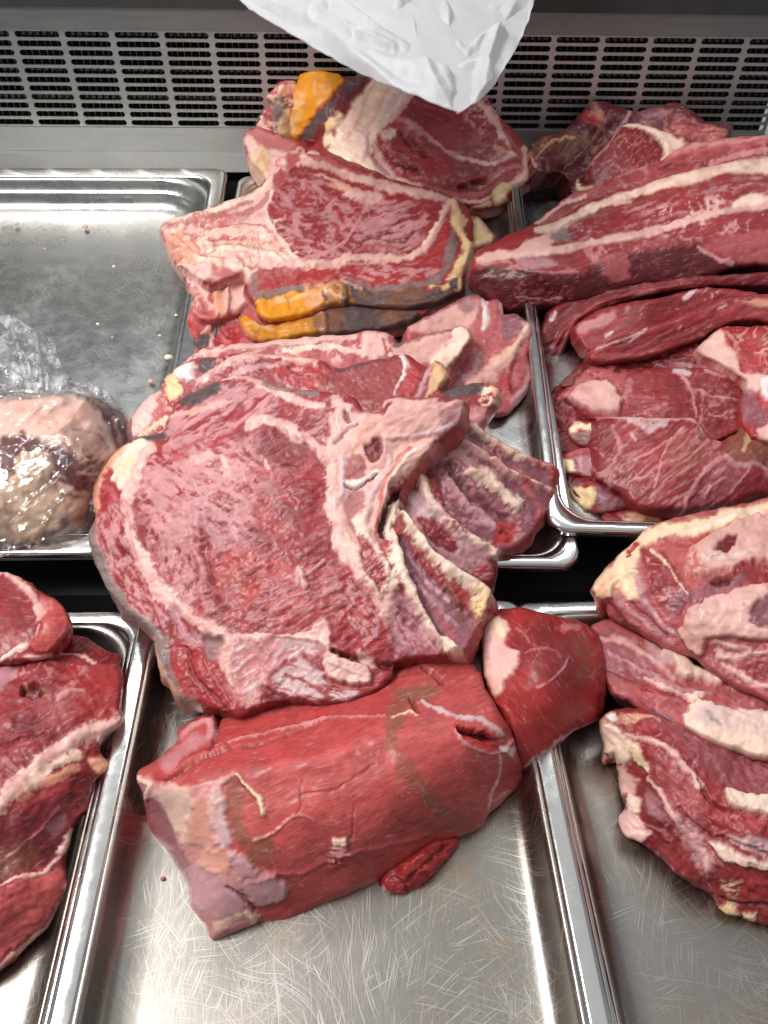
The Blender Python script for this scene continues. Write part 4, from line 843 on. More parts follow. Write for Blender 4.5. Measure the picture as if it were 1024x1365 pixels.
# ------------------------------------------------------------------ boneless cuts in the middle front tray
piece('beef_rump', 'long boneless rump with silver skin on its blunt end and an olive stripe', 'rump',
 [(182,1031),(209,1013),(236,988),(235,974),(257,959),(285,952),(291,966),(302,953),(360,938),(440,915),(500,900),(524,889),(548,880),(566,876),(615,876),(638,891),(648,918),(668,952),(686,983),(692,1002),(699,1021),(695,1044),(672,1068),(649,1089),(642,1105),(611,1117),(570,1140),(520,1168),(440,1205),(392,1229),(344,1232),(310,1246),(281,1255),(272,1232),(251,1208),(248,1178),(224,1139),(200,1106),(192,1064)],
 [(182,1031,4.2),(235,976,3.8),(286,952,4.6),(300,960,4.6),(400,935,5.2),(524,893,6.2),(566,876,6.6),(630,886,6.2),(687,983,6.0),(224,1049,5.6),(262,1023,6.2),(262,1038,6.7),(262,1056,6.2),(314,1013,6.9),(314,1028,7.4),(314,1046,6.9),(362,1005,7.2),(362,1020,7.8),(362,1038,7.2),(410,998,7.5),(410,1013,8.1),(410,1031,7.5),(460,985,7.8),(460,1000,8.3),(460,1018,7.8),(500,970,8.0),(500,985,8.5),(500,1003,8.0),(600,950,8.0),(650,1000,6.8),(300,1130,4.9),(420,1120,5.4),(540,1080,6.0),(620,1040,5.8),
  (281,1255,.2),(344,1232,.3),(440,1205,.3),(520,1168,.4),(611,1116,.6),(649,1089,1.2),(697,1030,1.8),(251,1208,.3),(224,1139,.6),(196,1080,1.8),(280,1200,2.2),(470,1160,3.0)],
 'fresh', [
  ('f', [(224,1045),(314,1022),(420,1005),(520,960),(524,900),(400,945),(300,960),(240,1000),(200,1035)], 'red', 10, 0, dict(a=.45)),
  ('s', [(290,995),(340,978),(400,965),(440,956)], 4, 'pink', 1.2), ('s', [(215,1042),(262,1020),(300,1000),(360,985),(430,962)], (5, 3), 'deep', -2.5, dict(a=.5)), ('s', [(222,1034),(262,1012),(300,994)], 5, 'fresh', 2.0),
  ('f', [(212,1020),(240,992),(262,975),(280,985),(250,1005),(222,1032)], 'lilac', 8, 0, dict(a=.55)), ('s', [(238,985),(258,965),(285,956)], 9, 'pink', 1.5, dict(a=.8)), ('s', [(292,960),(288,985),(280,1000)], 6, 'deep', -3.5, dict(a=.6)), ('f', [(276,958),(288,956),(286,982),(278,984)], 'pink', 4, 1),
  # silver skin on the end
  ('f', [(184,1034),(206,1042),(250,1050),(296,1034),(318,1030),(300,1046),(292,1056),(302,1078),(310,1128),(330,1150),(372,1168),(382,1190),(352,1206),(330,1210),(344,1230),(284,1252),(252,1206),(248,1178),(222,1138),(196,1090)], 'pink', 6, 0.8, dict(part='silver_skin')),
  ('f', [(206,1050),(250,1052),(262,1085),(252,1120),(232,1100),(215,1070)], 'fat', 10, 0.5, dict(a=.7)), ('f', [(196,1062),(214,1072),(234,1108),(250,1140),(262,1160),(252,1200),(240,1175),(222,1138),(200,1100)], 'purple', 6, -0.6, dict(a=.75)),
  ('f', [(250,1160),(268,1150),(300,1170),(330,1200),(324,1216),(290,1225),(260,1210)], 'lilac', 10, 1.0, dict(a=.9)), ('s', [(196,1064),(200,1100),(224,1139),(246,1180),(250,1205)], 6, 'red', 0.5, dict(a=.8)),
  ('s', [(184,1036),(200,1046),(196,1062)], 9, 'fat', 1.8), ('f', [(280,1056),(296,1050),(304,1090),(310,1126),(296,1128),(284,1090)], 'silver', 5, 1.0, dict(a=.8)), ('f', [(262,1065),(284,1060),(290,1100),(292,1130),(268,1128),(250,1110)], 'ofat', 10, 1.5, dict(a=.45)),
  ('f', [(270,1136),(300,1130),(312,1150),(296,1168),(276,1156)], 'ofat', 7, 1.5, dict(a=.6)), ('f', [(310,1130),(335,1148),(346,1168),(328,1170),(312,1160)], 'lilac', 5, 1.5), ('f', [(316,1172),(368,1168),(380,1188),(354,1206),(336,1196)], 'lilac', 4, 1.8, dict(a=.9)), ('s', [(304,1180),(326,1196),(340,1210)], 5, 'deep', -2.5, dict(a=.7)), ('s', [(290,1235),(330,1215),(345,1218)], 10, 'cream', 0.5, dict(a=.6)), ('s', [(330,1212),(338,1222)], 10, 'fat', 1.2),
  # olive oxidised patches and stripe
  ('f', [(298,1040),(316,1036),(326,1060),(320,1090),(332,1110),(312,1124),(304,1090)], 'olive', 10, 0, dict(a=.6)), ('f', [(318,1124),(350,1110),(368,1130),(345,1160),(330,1140)], 'olive', 10, 0, dict(a=.7)),
  ('s', [(532,928),(528,955),(522,985),(530,1010),(552,1035),(580,1070),(600,1092),(625,1100)], (22, 34), 'olive', 0.3, dict(a=.6)), ('f', [(534,920),(552,915),(590,922),(570,932),(540,940)], 'olive', 6, 0, dict(a=.8)), ('s', [(545,935),(556,950)], 10, 'dark', -4, dict(a=.6)), ('s', [(524,957),(545,952),(556,955)], 4, 'fat', 1.0),
  # tag, tendon string, torn pocket
  ('s', [(316,1032),(330,1050),(346,1066),(352,1084)], (4, 9), 'cream', 3.0, dict(part='tendon')),
  ('s', [(565,935),(590,948),(610,955),(640,960),(672,978)], (5, 9), 'silver', 1.0), ('f', [(606,968),(625,968),(650,974),(668,985),(668,1000),(648,996),(622,984)], 'red', 3, -1), ('f', [(612,970),(632,972),(654,980),(664,990),(640,984),(620,978)], 'dark', 3, -7), ('s', [(606,970),(622,990),(650,1005),(672,1000),(684,985)], 5, 'pink', 2.2), ('s', [(668,1005),(668,1030),(655,1055),(650,1075)], 5, 'silver', 0.8), ('f', [(670,996),(690,998),(684,1006)], 'silver', 3, 0.5),
  ('s', [(562,888),(580,900),(590,912)], 6, 'dark', -4, dict(a=.7)), ('s', [(560,882),(590,878),(625,884)], 6, 'red', 1.5), ('s', [(440,955),(480,955),(516,955)], 3, 'pink', 0.8, dict(a=.7)),
  ('s', [(396,1085),(402,1070),(400,1040)], 3, 'lean', -1.2, dict(a=.4)), ('s', [(340,1120),(370,1105),(398,1085),(420,1095)], 4, 'pink', 1.2, dict(a=.6)), ('s', [(470,1060),(472,1100),(468,1130)], 3, 'lean', -1.0, dict(a=.4)), ('s', [(400,1060),(450,1050),(500,1020)], 4, 'lean', -0.9, dict(a=.3)), ('s', [(330,1170),(400,1160),(480,1135),(570,1110)], 8, 'rose', 1.0, dict(a=.4)),
  ('f', [(446,1118),(462,1118),(462,1126),(447,1126)], 'fat', 3, 2.0), ('f', [(438,1132),(458,1128),(470,1140),(456,1152),(438,1148)], 'pink', 4, 2.0, dict(tex=(5, .42, 0, 1))), ('s', [(440,1160),(456,1152)], 12, 'red', 1.0), ('m', [(340,1030),(660,930),(660,1080),(360,1200)], 40, .05, 'pink', dict(a=.5)),
 ], thick=0.05, rnd=(12, 0.014), grain=(-.4, 3.0, 9, 0.0002), lump=(0.0020, 90), seed=61, mat=M_WET, side='red', step=1.9, back=(0, .35, -1))
piece('meat_scrap', 'small bright red scrap hanging out under the boneless rump', 'meat scrap',
 [(612,1116),(611,1126),(588,1155),(556,1184),(540,1194),(520,1191),(508,1180),(516,1162),(548,1140),(580,1118)],
 [(612,1118,1.0),(556,1184,.5),(540,1194,.4),(508,1178,.8),(548,1140,2.0),(560,1165,1.9)],
 'red', [('s', [(600,1125),(570,1150),(545,1170)], 10, 'deep', -2, dict(a=.6)), ('s', [(520,1170),(540,1175),(545,1192)], 5, 'deep', -1.5)], thick=0.012, rnd=(10, 0.008), lump=(0.004, 20), seed=63, mat=M_WET)
piece('beef_round', 'smooth dark red boneless round leaning over the tray divider', 'beef round',
 [(640,850),(644,828),(657,815),(691,810),(729,818),(771,829),(794,842),(806,874),(810,905),(808,933),(800,957),(764,976),(729,1010),(706,1030),(690,1020),(665,960),(646,915)],
 [(644,830,6.4),(691,811,6.6),(770,830,5.4),(800,860,5.0),(809,930,3.2),(764,975,3.4),(706,1028,2.0),(690,1010,3.6),(665,950,5.6),(646,890,6.0),(720,870,8.6),(760,900,7.6),(720,950,6.8)],
 'red', [
  ('f', [(680,850),(720,830),(770,850),(780,900),(740,915),(700,900),(675,880)], 'maroon', 20, 0, dict(a=.55)), ('f', [(640,850),(646,826),(664,824),(678,834),(672,860),(690,870),(682,895),(660,930),(650,915)], 'pfat', 5, 1.8, dict(part='fat_patch')), ('s', [(660,830),(672,850)], 9, 'cream', 0.6), ('s', [(655,850),(652,880)], 6, 'lilac', 0.5),
  ('s', [(738,836),(752,842)], 5, 'red', -2.5), ('s', [(752,835),(770,838)], 9, 'pink', 0.8, dict(a=.6)), ('s', [(715,916),(735,905),(750,890),(756,875)], (4, 3), 'lilac', 0.6, dict(a=.8)), ('s', [(700,870),(730,862),(748,876)], 3, 'pink', 0.5, dict(a=.5)),
  ('f', [(765,845),(785,850),(790,900),(775,920),(768,880)], 'olive', 10, 0, dict(a=.5)), ('s', [(796,850),(800,900),(796,950)], 8, 'deep', 0, dict(a=.5)), ('s', [(700,1022),(730,1000),(765,975),(798,960)], 7, 'silver', 0.3, dict(a=.8)), ('s', [(662,935),(680,955),(692,1000)], 7, 'red', 1.5), ('m', [(660,820),(800,840),(800,960),(700,1000)], 36, .05, 'pink', dict(a=.5)),
 ], thick=0.05, rnd=(16, 0.018), grain=(.9, 4.0, 5, 0.0002), lump=(0.002, 70), seed=67, mat=M_WET, side='red', back=(0, .35, -1))

# ------------------------------------------------------------------ left front tray
piece('sirloin_slab', 'wide dark sirloin slab with a fat strip and a small hole, filling its tray', 'sirloin',
 [(-90,870),(60,868),(78,853),(95,846),(115,850),(140,866),(160,873),(160,886),(165,896),(164,925),(163,945),(166,957),(160,970),(141,984),(135,1004),(150,1022),(140,1033),(130,1042),(128,1060),(121,1080),(104,1094),(95,1120),(88,1150),(90,1176),(80,1205),(60,1240),(30,1268),(8,1290),(-90,1330)],
 [(0,900,5.6),(95,848,4.6),(160,875,3.8),(164,930,4.0),(80,950,5.8),(0,1040,6.2),(150,1000,3.4),(125,1070,2.2),(90,1150,1.8),(0,1150,4.6),(60,1100,4.0),(70,1170,2.8),(0,1210,3.6),(60,1240,.8),(8,1290,.6),(-90,1330,.6),(-90,1000,6.2)],
 'lean', [
  ('f', [(0,890),(60,880),(160,890),(160,950),(90,990),(20,1040),(0,1060)], 'deep', 18, 0, dict(a=.35)), ('f', [(90,890),(160,890),(162,950),(120,965),(95,940)], 'red', 12, 0.4, dict(a=.6)),
  ('f', [(75,858),(95,848),(116,852),(140,867),(160,875),(158,882),(125,878),(85,868)], 'deep', 4, -1.5), ('s', [(68,870),(90,870),(110,870),(122,879)], 7, 'pfat', 1.2),
  ('f', [(0,890),(25,888),(20,905),(0,920)], 'lilac', 8, 0, dict(a=.6)), ('f', [(28,926),(46,912),(58,922),(46,930)], 'dark', 4, -7), ('s', [(58,920),(70,925)], 8, 'brown', 0, dict(a=.6)), ('s', [(80,930),(95,922),(108,924)], 7, 'pink', 1.2), ('s', [(0,990),(30,985),(62,975)], 4, 'deep', -3, dict(a=.7)), ('f', [(20,955),(50,955),(55,975),(15,980)], 'maroon', 8, -1, dict(a=.6)), ('m', [(0,880),(160,880),(160,950),(0,1060)], 16, .12, 'pink', dict(a=.6)), ('f', [(0,1010),(25,1005),(20,1040),(0,1055)], 'frost', 8, 0.4, dict(tex=(7, .5, .6, 1.5), a=.6)),
  ('s', [(-10,1090),(15,1052),(50,1022),(90,992),(128,972),(156,966)], (30, 20), 'pfat', 3.0, dict(part='fat_strip')), ('s', [(40,1048),(70,1020),(105,1005)], 16, 'fat', 1.5), ('s', [(30,1060),(80,1035),(100,1020)], 14, 'ofat', 1.0, dict(a=.6)), ('s', [(130,985),(148,972)], 8, 'white', 0.6, dict(a=.6)),
  ('f', [(120,1010),(138,1005),(150,1022),(134,1032),(124,1026)], 'ofat', 5, 2.0), ('f', [(100,1030),(128,1036),(126,1062),(110,1078),(92,1066)], 'deep', 8, -1),
  ('f', [(0,1100),(40,1075),(95,1060),(100,1095),(80,1140),(40,1158),(0,1176)], 'maroon', 12, -1.5, dict(a=.75)), ('s', [(0,1150),(50,1110),(80,1075)], 6, 'rose', 1.0, dict(a=.6)), ('f', [(60,1100),(85,1085),(92,1095),(75,1110)], 'purple', 5, -1), ('f', [(0,1130),(50,1125),(40,1155),(0,1170)], 'olive', 10, 0, dict(a=.5)),
  ('f', [(-80,1200),(0,1180),(55,1162),(88,1158),(84,1190),(60,1232),(0,1275),(-80,1330)], 'rose', 6, 0.8), ('f', [(-80,1205),(0,1185),(55,1166),(86,1162),(80,1190),(50,1232),(-10,1270)], 'fresh', 8, 0, dict(a=.7)), ('s', [(-10,1184),(30,1168),(60,1160),(82,1140),(94,1110)], (6, 9), 'pfat', 1.5, dict(part='fat_strip')), ('s', [(0,1284),(45,1252),(75,1212),(88,1175)], 8, 'pfat', 0.6, dict(a=.8)),
 ], thick=0.04, rnd=(9, 0.010), grain=(-.5, 2.5, 7, 0.0007), lump=(0.0045, 50), seed=71, mat=M_WET, side='deep', back=(0, .2, -1))
piece('folded_cut', 'folded red slice with a pale fat fold, resting on the sirloin slab', 'beef slice',
 [(-90,762),(0,762),(15,765),(44,777),(55,791),(71,797),(86,812),(94,830),(91,846),(81,858),(71,872),(58,879),(30,884),(0,888),(-90,890)],
 [(0,764,6.2),(45,778,6.4),(93,830,6.4),(60,878,6.0),(0,886,6.2),(30,830,7.2),(70,835,7.4),(-90,820,7.2)],
 'lean', [
  ('f', [(0,775),(25,785),(48,820),(52,850),(20,862),(0,875)], 'deep', 8, -1, dict(a=.35)), ('f', [(0,850),(40,842),(50,856),(20,866),(0,878)], 'pink', 10, 0, dict(a=.35)),
  ('f', [(55,794),(71,799),(86,814),(92,832),(88,848),(72,868),(46,872),(40,862),(54,845),(57,815)], 'fresh', 5, 3.0), ('s', [(0,764),(18,768),(34,782),(48,800),(54,824)], (6, 13), 'pfat', 1.5, dict(part='fat_edge')), ('s', [(52,835),(50,848)], 6, 'frost', 0.5), ('s', [(0,882),(18,868),(34,862)], (6, 10), 'fat', 1.5, dict(part='fat_edge')), ('s', [(34,876),(55,877),(68,872)], 6, 'pfat', 0.8), ('m', None, 18, .1, 'pink', dict(a=.5)),
 ], thick=0.014, rnd=(9, 0.010), seed=73, mat=M_WET, side='red', lump=(0.003, 40))
# ------------------------------------------------------------------ right back tray
piece('dark_trimmings', 'crumpled dark trimmings heaped against the slotted panel', 'meat trimmings',
 [(706,200),(716,185),(735,178),(752,174),(772,156),(780,144),(796,135),(820,140),(847,148),(873,142),(899,136),(925,148),(941,162),(960,166),(977,165),(975,178),(960,195),(900,230),(820,270),(770,272),(758,258),(752,232),(724,231),(711,224)],
 [(795,137,21.8),(899,138,21.6),(941,162,20.0),(977,170,19.4),(710,200,18.2),(723,230,16.8),(752,180,18.6),(850,215,16.6),(780,268,14.4),(758,250,15.2),(900,225,15.8)],
 'maroon', [
  ('f', [(706,200),(716,187),(740,180),(765,172),(785,190),(760,210),(725,215)], 'brown', 8, 1, dict(tex=(9, .42, -.5, 2), a=.8)), ('s', [(708,202),(714,218)], 8, 'ofat', 1.0), ('s', [(718,208),(740,190),(765,185)], 5, 'ofat', 1.2, dict(a=.7)),
  ('f', [(772,156),(795,150),(798,172),(780,168)], 'red', 6, 1), ('s', [(790,140),(800,165),(792,200)], 14, 'ofat', 0.5, dict(a=.35)), ('s', [(800,180),(780,205),(750,222)], 9, 'dark', -3, dict(a=.8)), ('f', [(722,215),(770,205),(780,230),(755,235),(726,230)], 'dark', 8, -2, dict(a=.7)),
  ('f', [(850,150),(880,144),(900,160),(870,175),(845,170)], 'purple', 8, 0, dict(a=.7)), ('s', [(840,150),(832,165),(815,175)], 5, 'lilac', 1.0, dict(a=.7)), ('f', [(900,160),(945,165),(970,180),(920,190),(880,180)], 'rose', 8, 0, dict(tex=(9, .45, 0, 2))), ('s', [(895,170),(925,180),(960,182)], 6, 'rose', 1.0), ('m', None, 16, .12, 'ofat', dict(a=.5)),
 ], thick=0.05, rnd=(12, 0.014), lump=(0.010, 26), grain=(.6, 2, 6, 0.0014), seed=81, mat=M_WET)
piece('beef_steak', 'small rounded steak with a creamy fat edge in front of the dark trimmings', 'steak',
 [(766,242),(770,238),(782,246),(781,232),(784,220),(804,197),(830,169),(840,164),(873,171),(899,179),(920,186),(910,210),(870,240),(810,262),(770,260)],
 [(783,225,17.2),(766,245,15.6),(830,168,20.4),(900,181,19.4),(918,188,19.0),(870,235,17.0),(790,258,15.4),(830,210,18.4)],
 'lean', [
  ('f', [(786,225),(830,172),(868,182),(884,205),(880,225),(800,250)], 'deep', 8, 0, dict(a=.45)), ('s', [(832,167),(855,168),(878,180),(890,202),(886,215)], (8, 14), 'fat', 1.5, dict(part='fat_edge')), ('f', [(860,168),(900,180),(918,188),(895,205),(884,190)], 'fat', 6, 0.8, dict(part='fat_edge')), ('s', [(862,178),(878,192),(884,208)], 8, 'dark', -1.5, dict(a=.6)), ('s', [(784,238),(784,222),(804,199),(828,172)], 4, 'pink', 0.5),
  ('s', [(768,240),(772,256),(790,252)], 12, 'cream', 1.5, dict(part='fat_tip')), ('m', [(785,170),(880,180),(880,240),(790,250)], 10, .12, 'pink', dict(a=.6)),
 ], thick=0.03, rnd=(8, 0.008), seed=83, grain=(-.8, 3, 5, 0.0008), side='deep')
piece('flank_sheet', 'thin red flank sheet lying behind the thick marbled slab', 'flank',
 [(709,303),(722,290),(739,276),(768,256),(794,249),(827,233),(873,217),(892,206),(918,192),(961,185),(1024,179),(1140,177),(1140,230),(960,240),(860,270),(760,310),(720,315)],
 [(712,302,15.4),(768,257,17.0),(892,207,19.4),(961,186,20.4),(1050,178,20.8),(1050,225,18.4),(860,262,16.6),(730,312,14.8)],
 'rose', [
  ('f', [(740,280),(830,236),(890,212),(960,196),(1040,190),(1040,210),(900,240),(800,268)], 'lean', 8, 0, dict(a=.8)), ('s', [(715,298),(740,278),(780,260)], 5, 'pfat', 0.8), ('s', [(828,234),(890,208),(940,192),(1040,182)], 6, 'pink', 1.2), ('s', [(950,216),(985,206),(1020,200)], 10, 'pink', 0.6), ('s', [(880,224),(910,220),(945,216)], 7, 'deep', -2.5, dict(a=.5)), ('m', None, 22, .12, 'pink', dict(a=.7)),
 ], thick=0.02, rnd=(8, 0.008), seed=87, grain=(-.35, 6, 5, 0.0012), side='lean')
piece('marbled_slab', 'thick marbled brisket slab with two long bands of fat and a dark cut side', 'brisket',
 [(624,382),(625,358),(634,338),(650,327),(691,307),(712,300),(738,297),(755,285),(804,260),(860,246),(886,236),(931,225),(970,215),(1024,206),(1140,200),(1140,352),(1002,355),(933,373),(853,383),(804,395),(752,407),(727,413),(691,415),(671,418),(642,396)],
 [(626,352,14.2),(624,382,12.0),(650,330,15.0),(711,301,16.2),(860,247,18.2),(1050,201,19.8),(640,350,14.6),(711,357,15.2),(772,360,15.2),(836,337,16.0),(893,329,16.4),(994,309,17.0),(1050,300,17.2),(671,418,10.2),(727,412,10.8),(853,383,13.0),(1002,354,14.6),(1050,352,14.6),(780,320,16.0)],
 'lean', [
  ('m', [(740,300),(1140,225),(1140,265),(760,330)], 20, .11, 'pfat'), ('f', [(740,305),(860,268),(1040,230),(1040,270),(900,290),(780,322),(745,322)], 'frost', 10, 0.3, dict(tex=(9, .60, -.3, 2), a=.6)),
  ('f', [(650,331),(690,308),(716,302),(705,316),(682,328)], 'red', 4, 0.5), ('f', [(634,344),(655,334),(690,330),(720,312),(740,300),(760,292),(750,310),(735,325),(745,332),(700,344),(640,352)], 'pfat', 6, 0.8, dict(part='fat_band')),
  ('s', [(716,306),(755,294),(806,270),(862,252),(890,244),(935,234),(975,224),(1140,212)], (9, 30), 'fat', 0.6, dict(part='fat_band', rag=.35)), ('s', [(735,318),(760,296),(800,284),(860,268),(930,250),(1000,240)], 4, 'brown', -0.6, dict(a=.5)), ('f', [(736,312),(752,306),(766,312),(756,322),(742,320)], 'grey', 6, -0.5, dict(a=.9)), ('s', [(820,270),(840,268)], 8, 'pfat', 0.5),
  ('s', [(640,346),(680,342),(711,338),(780,326),(853,312),(925,294),(974,281),(1140,255)], (11, 11), 'pfat', 0.5, dict(part='fat_band', new=1, rag=.3)), ('s', [(980,275),(1010,266),(1140,250)], 16, 'fat', 0.5, dict(rag=.4)), ('s', [(700,346),(780,333),(860,318)], 4, 'brown', -0.5, dict(a=.4)),
  ('f', [(690,345),(730,344),(740,352),(705,360),(690,355)], 'lilac', 6, 0, dict(a=.7)), ('m', [(780,330),(1000,290),(1000,310),(780,355)], 16, .12, 'pink'), ('s', [(640,352),(680,350),(700,362),(770,364)], 5, 'pink', 1.0, dict(a=.7)), ('s', [(780,332),(795,350),(815,375)], (6, 12), 'pink', 1.0, dict(a=.8)),
  # cut side
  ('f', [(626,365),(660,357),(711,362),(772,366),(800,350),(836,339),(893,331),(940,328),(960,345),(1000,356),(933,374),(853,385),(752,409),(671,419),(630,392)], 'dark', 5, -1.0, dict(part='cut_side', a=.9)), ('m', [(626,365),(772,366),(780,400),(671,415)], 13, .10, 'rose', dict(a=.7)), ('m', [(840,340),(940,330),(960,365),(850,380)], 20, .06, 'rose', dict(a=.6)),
  ('f', [(800,346),(838,338),(840,352),(838,370),(818,378),(800,362)], 'rose', 5, 1.0, dict(a=.7)), ('f', [(936,330),(994,309),(1140,296),(1140,350),(1002,352),(975,346),(960,340)], 'rose', 7, 0.5, dict(a=.8)), ('s', [(930,330),(950,342),(975,350)], 7, 'pink', 1.0), ('s', [(690,395),(720,400),(750,398)], 3, 'pfat', 0.6, dict(a=.5)),
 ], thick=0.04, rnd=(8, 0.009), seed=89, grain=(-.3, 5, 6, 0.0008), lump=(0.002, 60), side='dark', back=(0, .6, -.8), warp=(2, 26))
GD = 'lean red strips folded below the marbled slab'
piece('beef_strip', 'long lean strip bending down at its end beside the rib bones', 'beef strip',
 [(718,482),(716,455),(728,423),(741,407),(779,391),(830,382),(890,373),(960,366),(1140,362),(1140,384),(985,381),(921,384),(858,394),(811,409),(773,428),(757,456),(748,480),(733,488)],
 [(719,483,7.0),(747,478,7.2),(722,440,9.6),(745,410,11.4),(800,394,12.6),(860,384,13.4),(1050,370,14.6),(757,450,9.4),(811,408,11.9)],
 'deep', [('s', [(733,480),(750,440),(790,410),(850,390),(920,380)], 7, 'lean', 2.5), ('s', [(745,470),(765,432),(800,412)], 7, 'rose', 1.5, dict(a=.7)), ('s', [(734,425),(738,418)], 7, 'silver', 1), ('f', [(718,482),(722,460),(745,465),(735,488)], 'purple', 8, 0, dict(a=.7)), ('s', [(815,405),(840,398),(870,388)], 6, 'pink', 1.0, dict(a=.7)), ('m', None, 20, .08, 'rose', dict(a=.6))],
 thick=0.025, rnd=(6, 0.005), seed=91, grain=(-.5, 6, 5, 0.0012), group=GD, mat=M_WET)
piece('beef_strip', 'middle lean strip with white streaks and a pale pink end', 'beef strip',
 [(768,450),(765,439),(782,422),(820,406),(850,402),(890,394),(937,383),(985,387),(1010,392),(985,405),(921,425),(852,450),(811,465),(784,470)],
 [(768,445,10.4),(820,408,12.2),(937,385,13.5),(1000,392,13.4),(783,468,9.6),(900,425,11.2),(860,425,12.2)],
 'lean', [('f', [(768,448),(768,438),(790,424),(815,412),(822,420),(795,438),(778,452)], 'pink', 6, 0.6, dict(a=.8)), ('s', [(770,452),(785,448)], 10, 'fresh', 1), ('f', [(830,410),(930,390),(990,392),(900,415),(840,430)], 'deep', 12, 0, dict(a=.4)), ('s', [(915,396),(928,388)], 7, 'silver', 0.8), ('s', [(806,446),(818,440)], 6, 'silver', 0.8), ('m', None, 18, .08, 'pink')],
 thick=0.025, rnd=(6, 0.005), seed=93, grain=(-.4, 5, 5, 0.0008), group=GD, mat=M_WET)
piece('beef_strip', 'lowest lean strip with coarse grain, draped over the shank slice', 'beef strip',
 [(784,476),(790,464),(806,456),(852,441),(874,433),(921,417),(966,400),(1000,394),(1140,390),(1140,445),(1004,428),(960,436),(940,447),(915,457),(877,472),(852,478),(801,485)],
 [(786,476,10.2),(874,437,12.0),(966,404,13.5),(1050,393,14.0),(801,484,9.6),(877,470,10.4),(940,446,11.2),(1050,440,12.0)],
 'lean', [('s', [(795,466),(815,458),(850,444)], (5, 4), 'silver', 0.8, dict(a=.7)), ('s', [(840,455),(860,440)], 6, 'silver', 0.8, dict(a=.7)), ('s', [(790,480),(850,474),(880,468)], 8, 'rose', 0.5, dict(a=.7)), ('f', [(870,450),(960,415),(965,430),(900,458)], 'deep', 10, 0, dict(a=.5)), ('f', [(985,400),(1050,394),(1050,404),(1000,408)], 'ofat', 6, 0.5, dict(a=.8)), ('s', [(904,438),(908,436)], 5, 'pink', 1), ('s', [(960,412),(968,406)], 5, 'pfat', 1), ('m', None, 16, .08, 'pink', dict(a=.6))],
 thick=0.02, rnd=(6, 0.005), seed=95, grain=(-.4, 7, 4, 0.0016), group=GD, mat=M_WET)
piece('fatty_joint', 'fatty red joint with a white bone end above the shank slices', 'beef joint',
 [(927,470),(934,460),(947,446),(963,436),(990,436),(1140,438),(1140,600),(1015,588),(995,575),(986,552),(988,530),(994,510),(986,503),(970,493),(950,482)],
 [(928,470,10.6),(963,438,12.0),(1050,445,12.4),(990,515,10.2),(1010,580,9.2),(1050,560,9.8),(1050,500,11.4)],
 'red', [
  ('f', [(927,470),(947,446),(963,437),(968,452),(985,485),(1005,500),(1020,495),(1030,520),(995,520),(985,503),(955,484)], 'pfat', 6, 1.5, dict(part='fat_cover')), ('f', [(968,444),(1040,444),(1040,475),(1000,485),(980,470)], 'red', 8, 0.5), ('f', [(1004,450),(1140,452),(1140,470),(1020,465)], 'rose', 8, 0, dict(a=.6)),
  ('f', [(1008,505),(1024,500),(1140,498),(1140,545),(1024,538),(1012,528)], 'white', 5, 4.0, dict(part='bone')), ('f', [(988,520),(1005,515),(1012,540),(1024,565),(1000,570),(988,550)], 'purple', 6, -1, dict(a=.8)), ('m', [(985,515),(1030,515),(1030,575),(985,575)], 9, .2, 'pink'), ('f', [(1008,572),(1024,566),(1140,570),(1140,600),(1015,590)], 'pfat', 5, 1), ('m', None, 16, .14, 'pfat', dict(a=.7)),
 ], thick=0.02, rnd=(9, 0.009), seed=97, lump=(0.004, 30))
GG = 'bone-in shank slices stacked in the right tray'
piece('beef_flap', 'dark ragged flap of lean between the lowest strip and the shank slices', 'beef flap',
 [(746,516),(760,498),(783,482),(850,474),(915,456),(945,468),(968,490),(990,514),(930,512),(850,510),(790,512)],
 [(748,514,8.4),(785,485,9.2),(915,458,10.0),(988,512,9.0),(850,508,8.2)],
 'deep', [('f', [(750,512),(785,486),(800,496),(780,512)], 'brown', 8, 0.5, dict(tex=(8, .42, 0, 1), a=.8)), ('s', [(900,485),(950,490),(980,505)], 6, 'lilac', 0.8, dict(a=.6)), ('m', None, 12, .14, 'rose')], thick=0.02, rnd=(9, 0.009), lump=(0.005, 22), seed=99, grain=(.1, 5, 5, 0.0015))
piece('shank_slice', 'dark ragged side of the lower shank slices over the tray edge', 'shank slice',
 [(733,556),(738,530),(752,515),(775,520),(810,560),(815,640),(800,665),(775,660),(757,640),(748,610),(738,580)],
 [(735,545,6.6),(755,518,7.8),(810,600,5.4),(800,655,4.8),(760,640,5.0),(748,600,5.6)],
 'deep', [('m', None, 12, .2, 'rose', dict(a=.8)), ('s', [(745,540),(755,580),(765,620)], 10, 'dark', -2)], thick=0.03, rnd=(8, 0.008), lump=(0.006, 24), group=GG, seed=101)
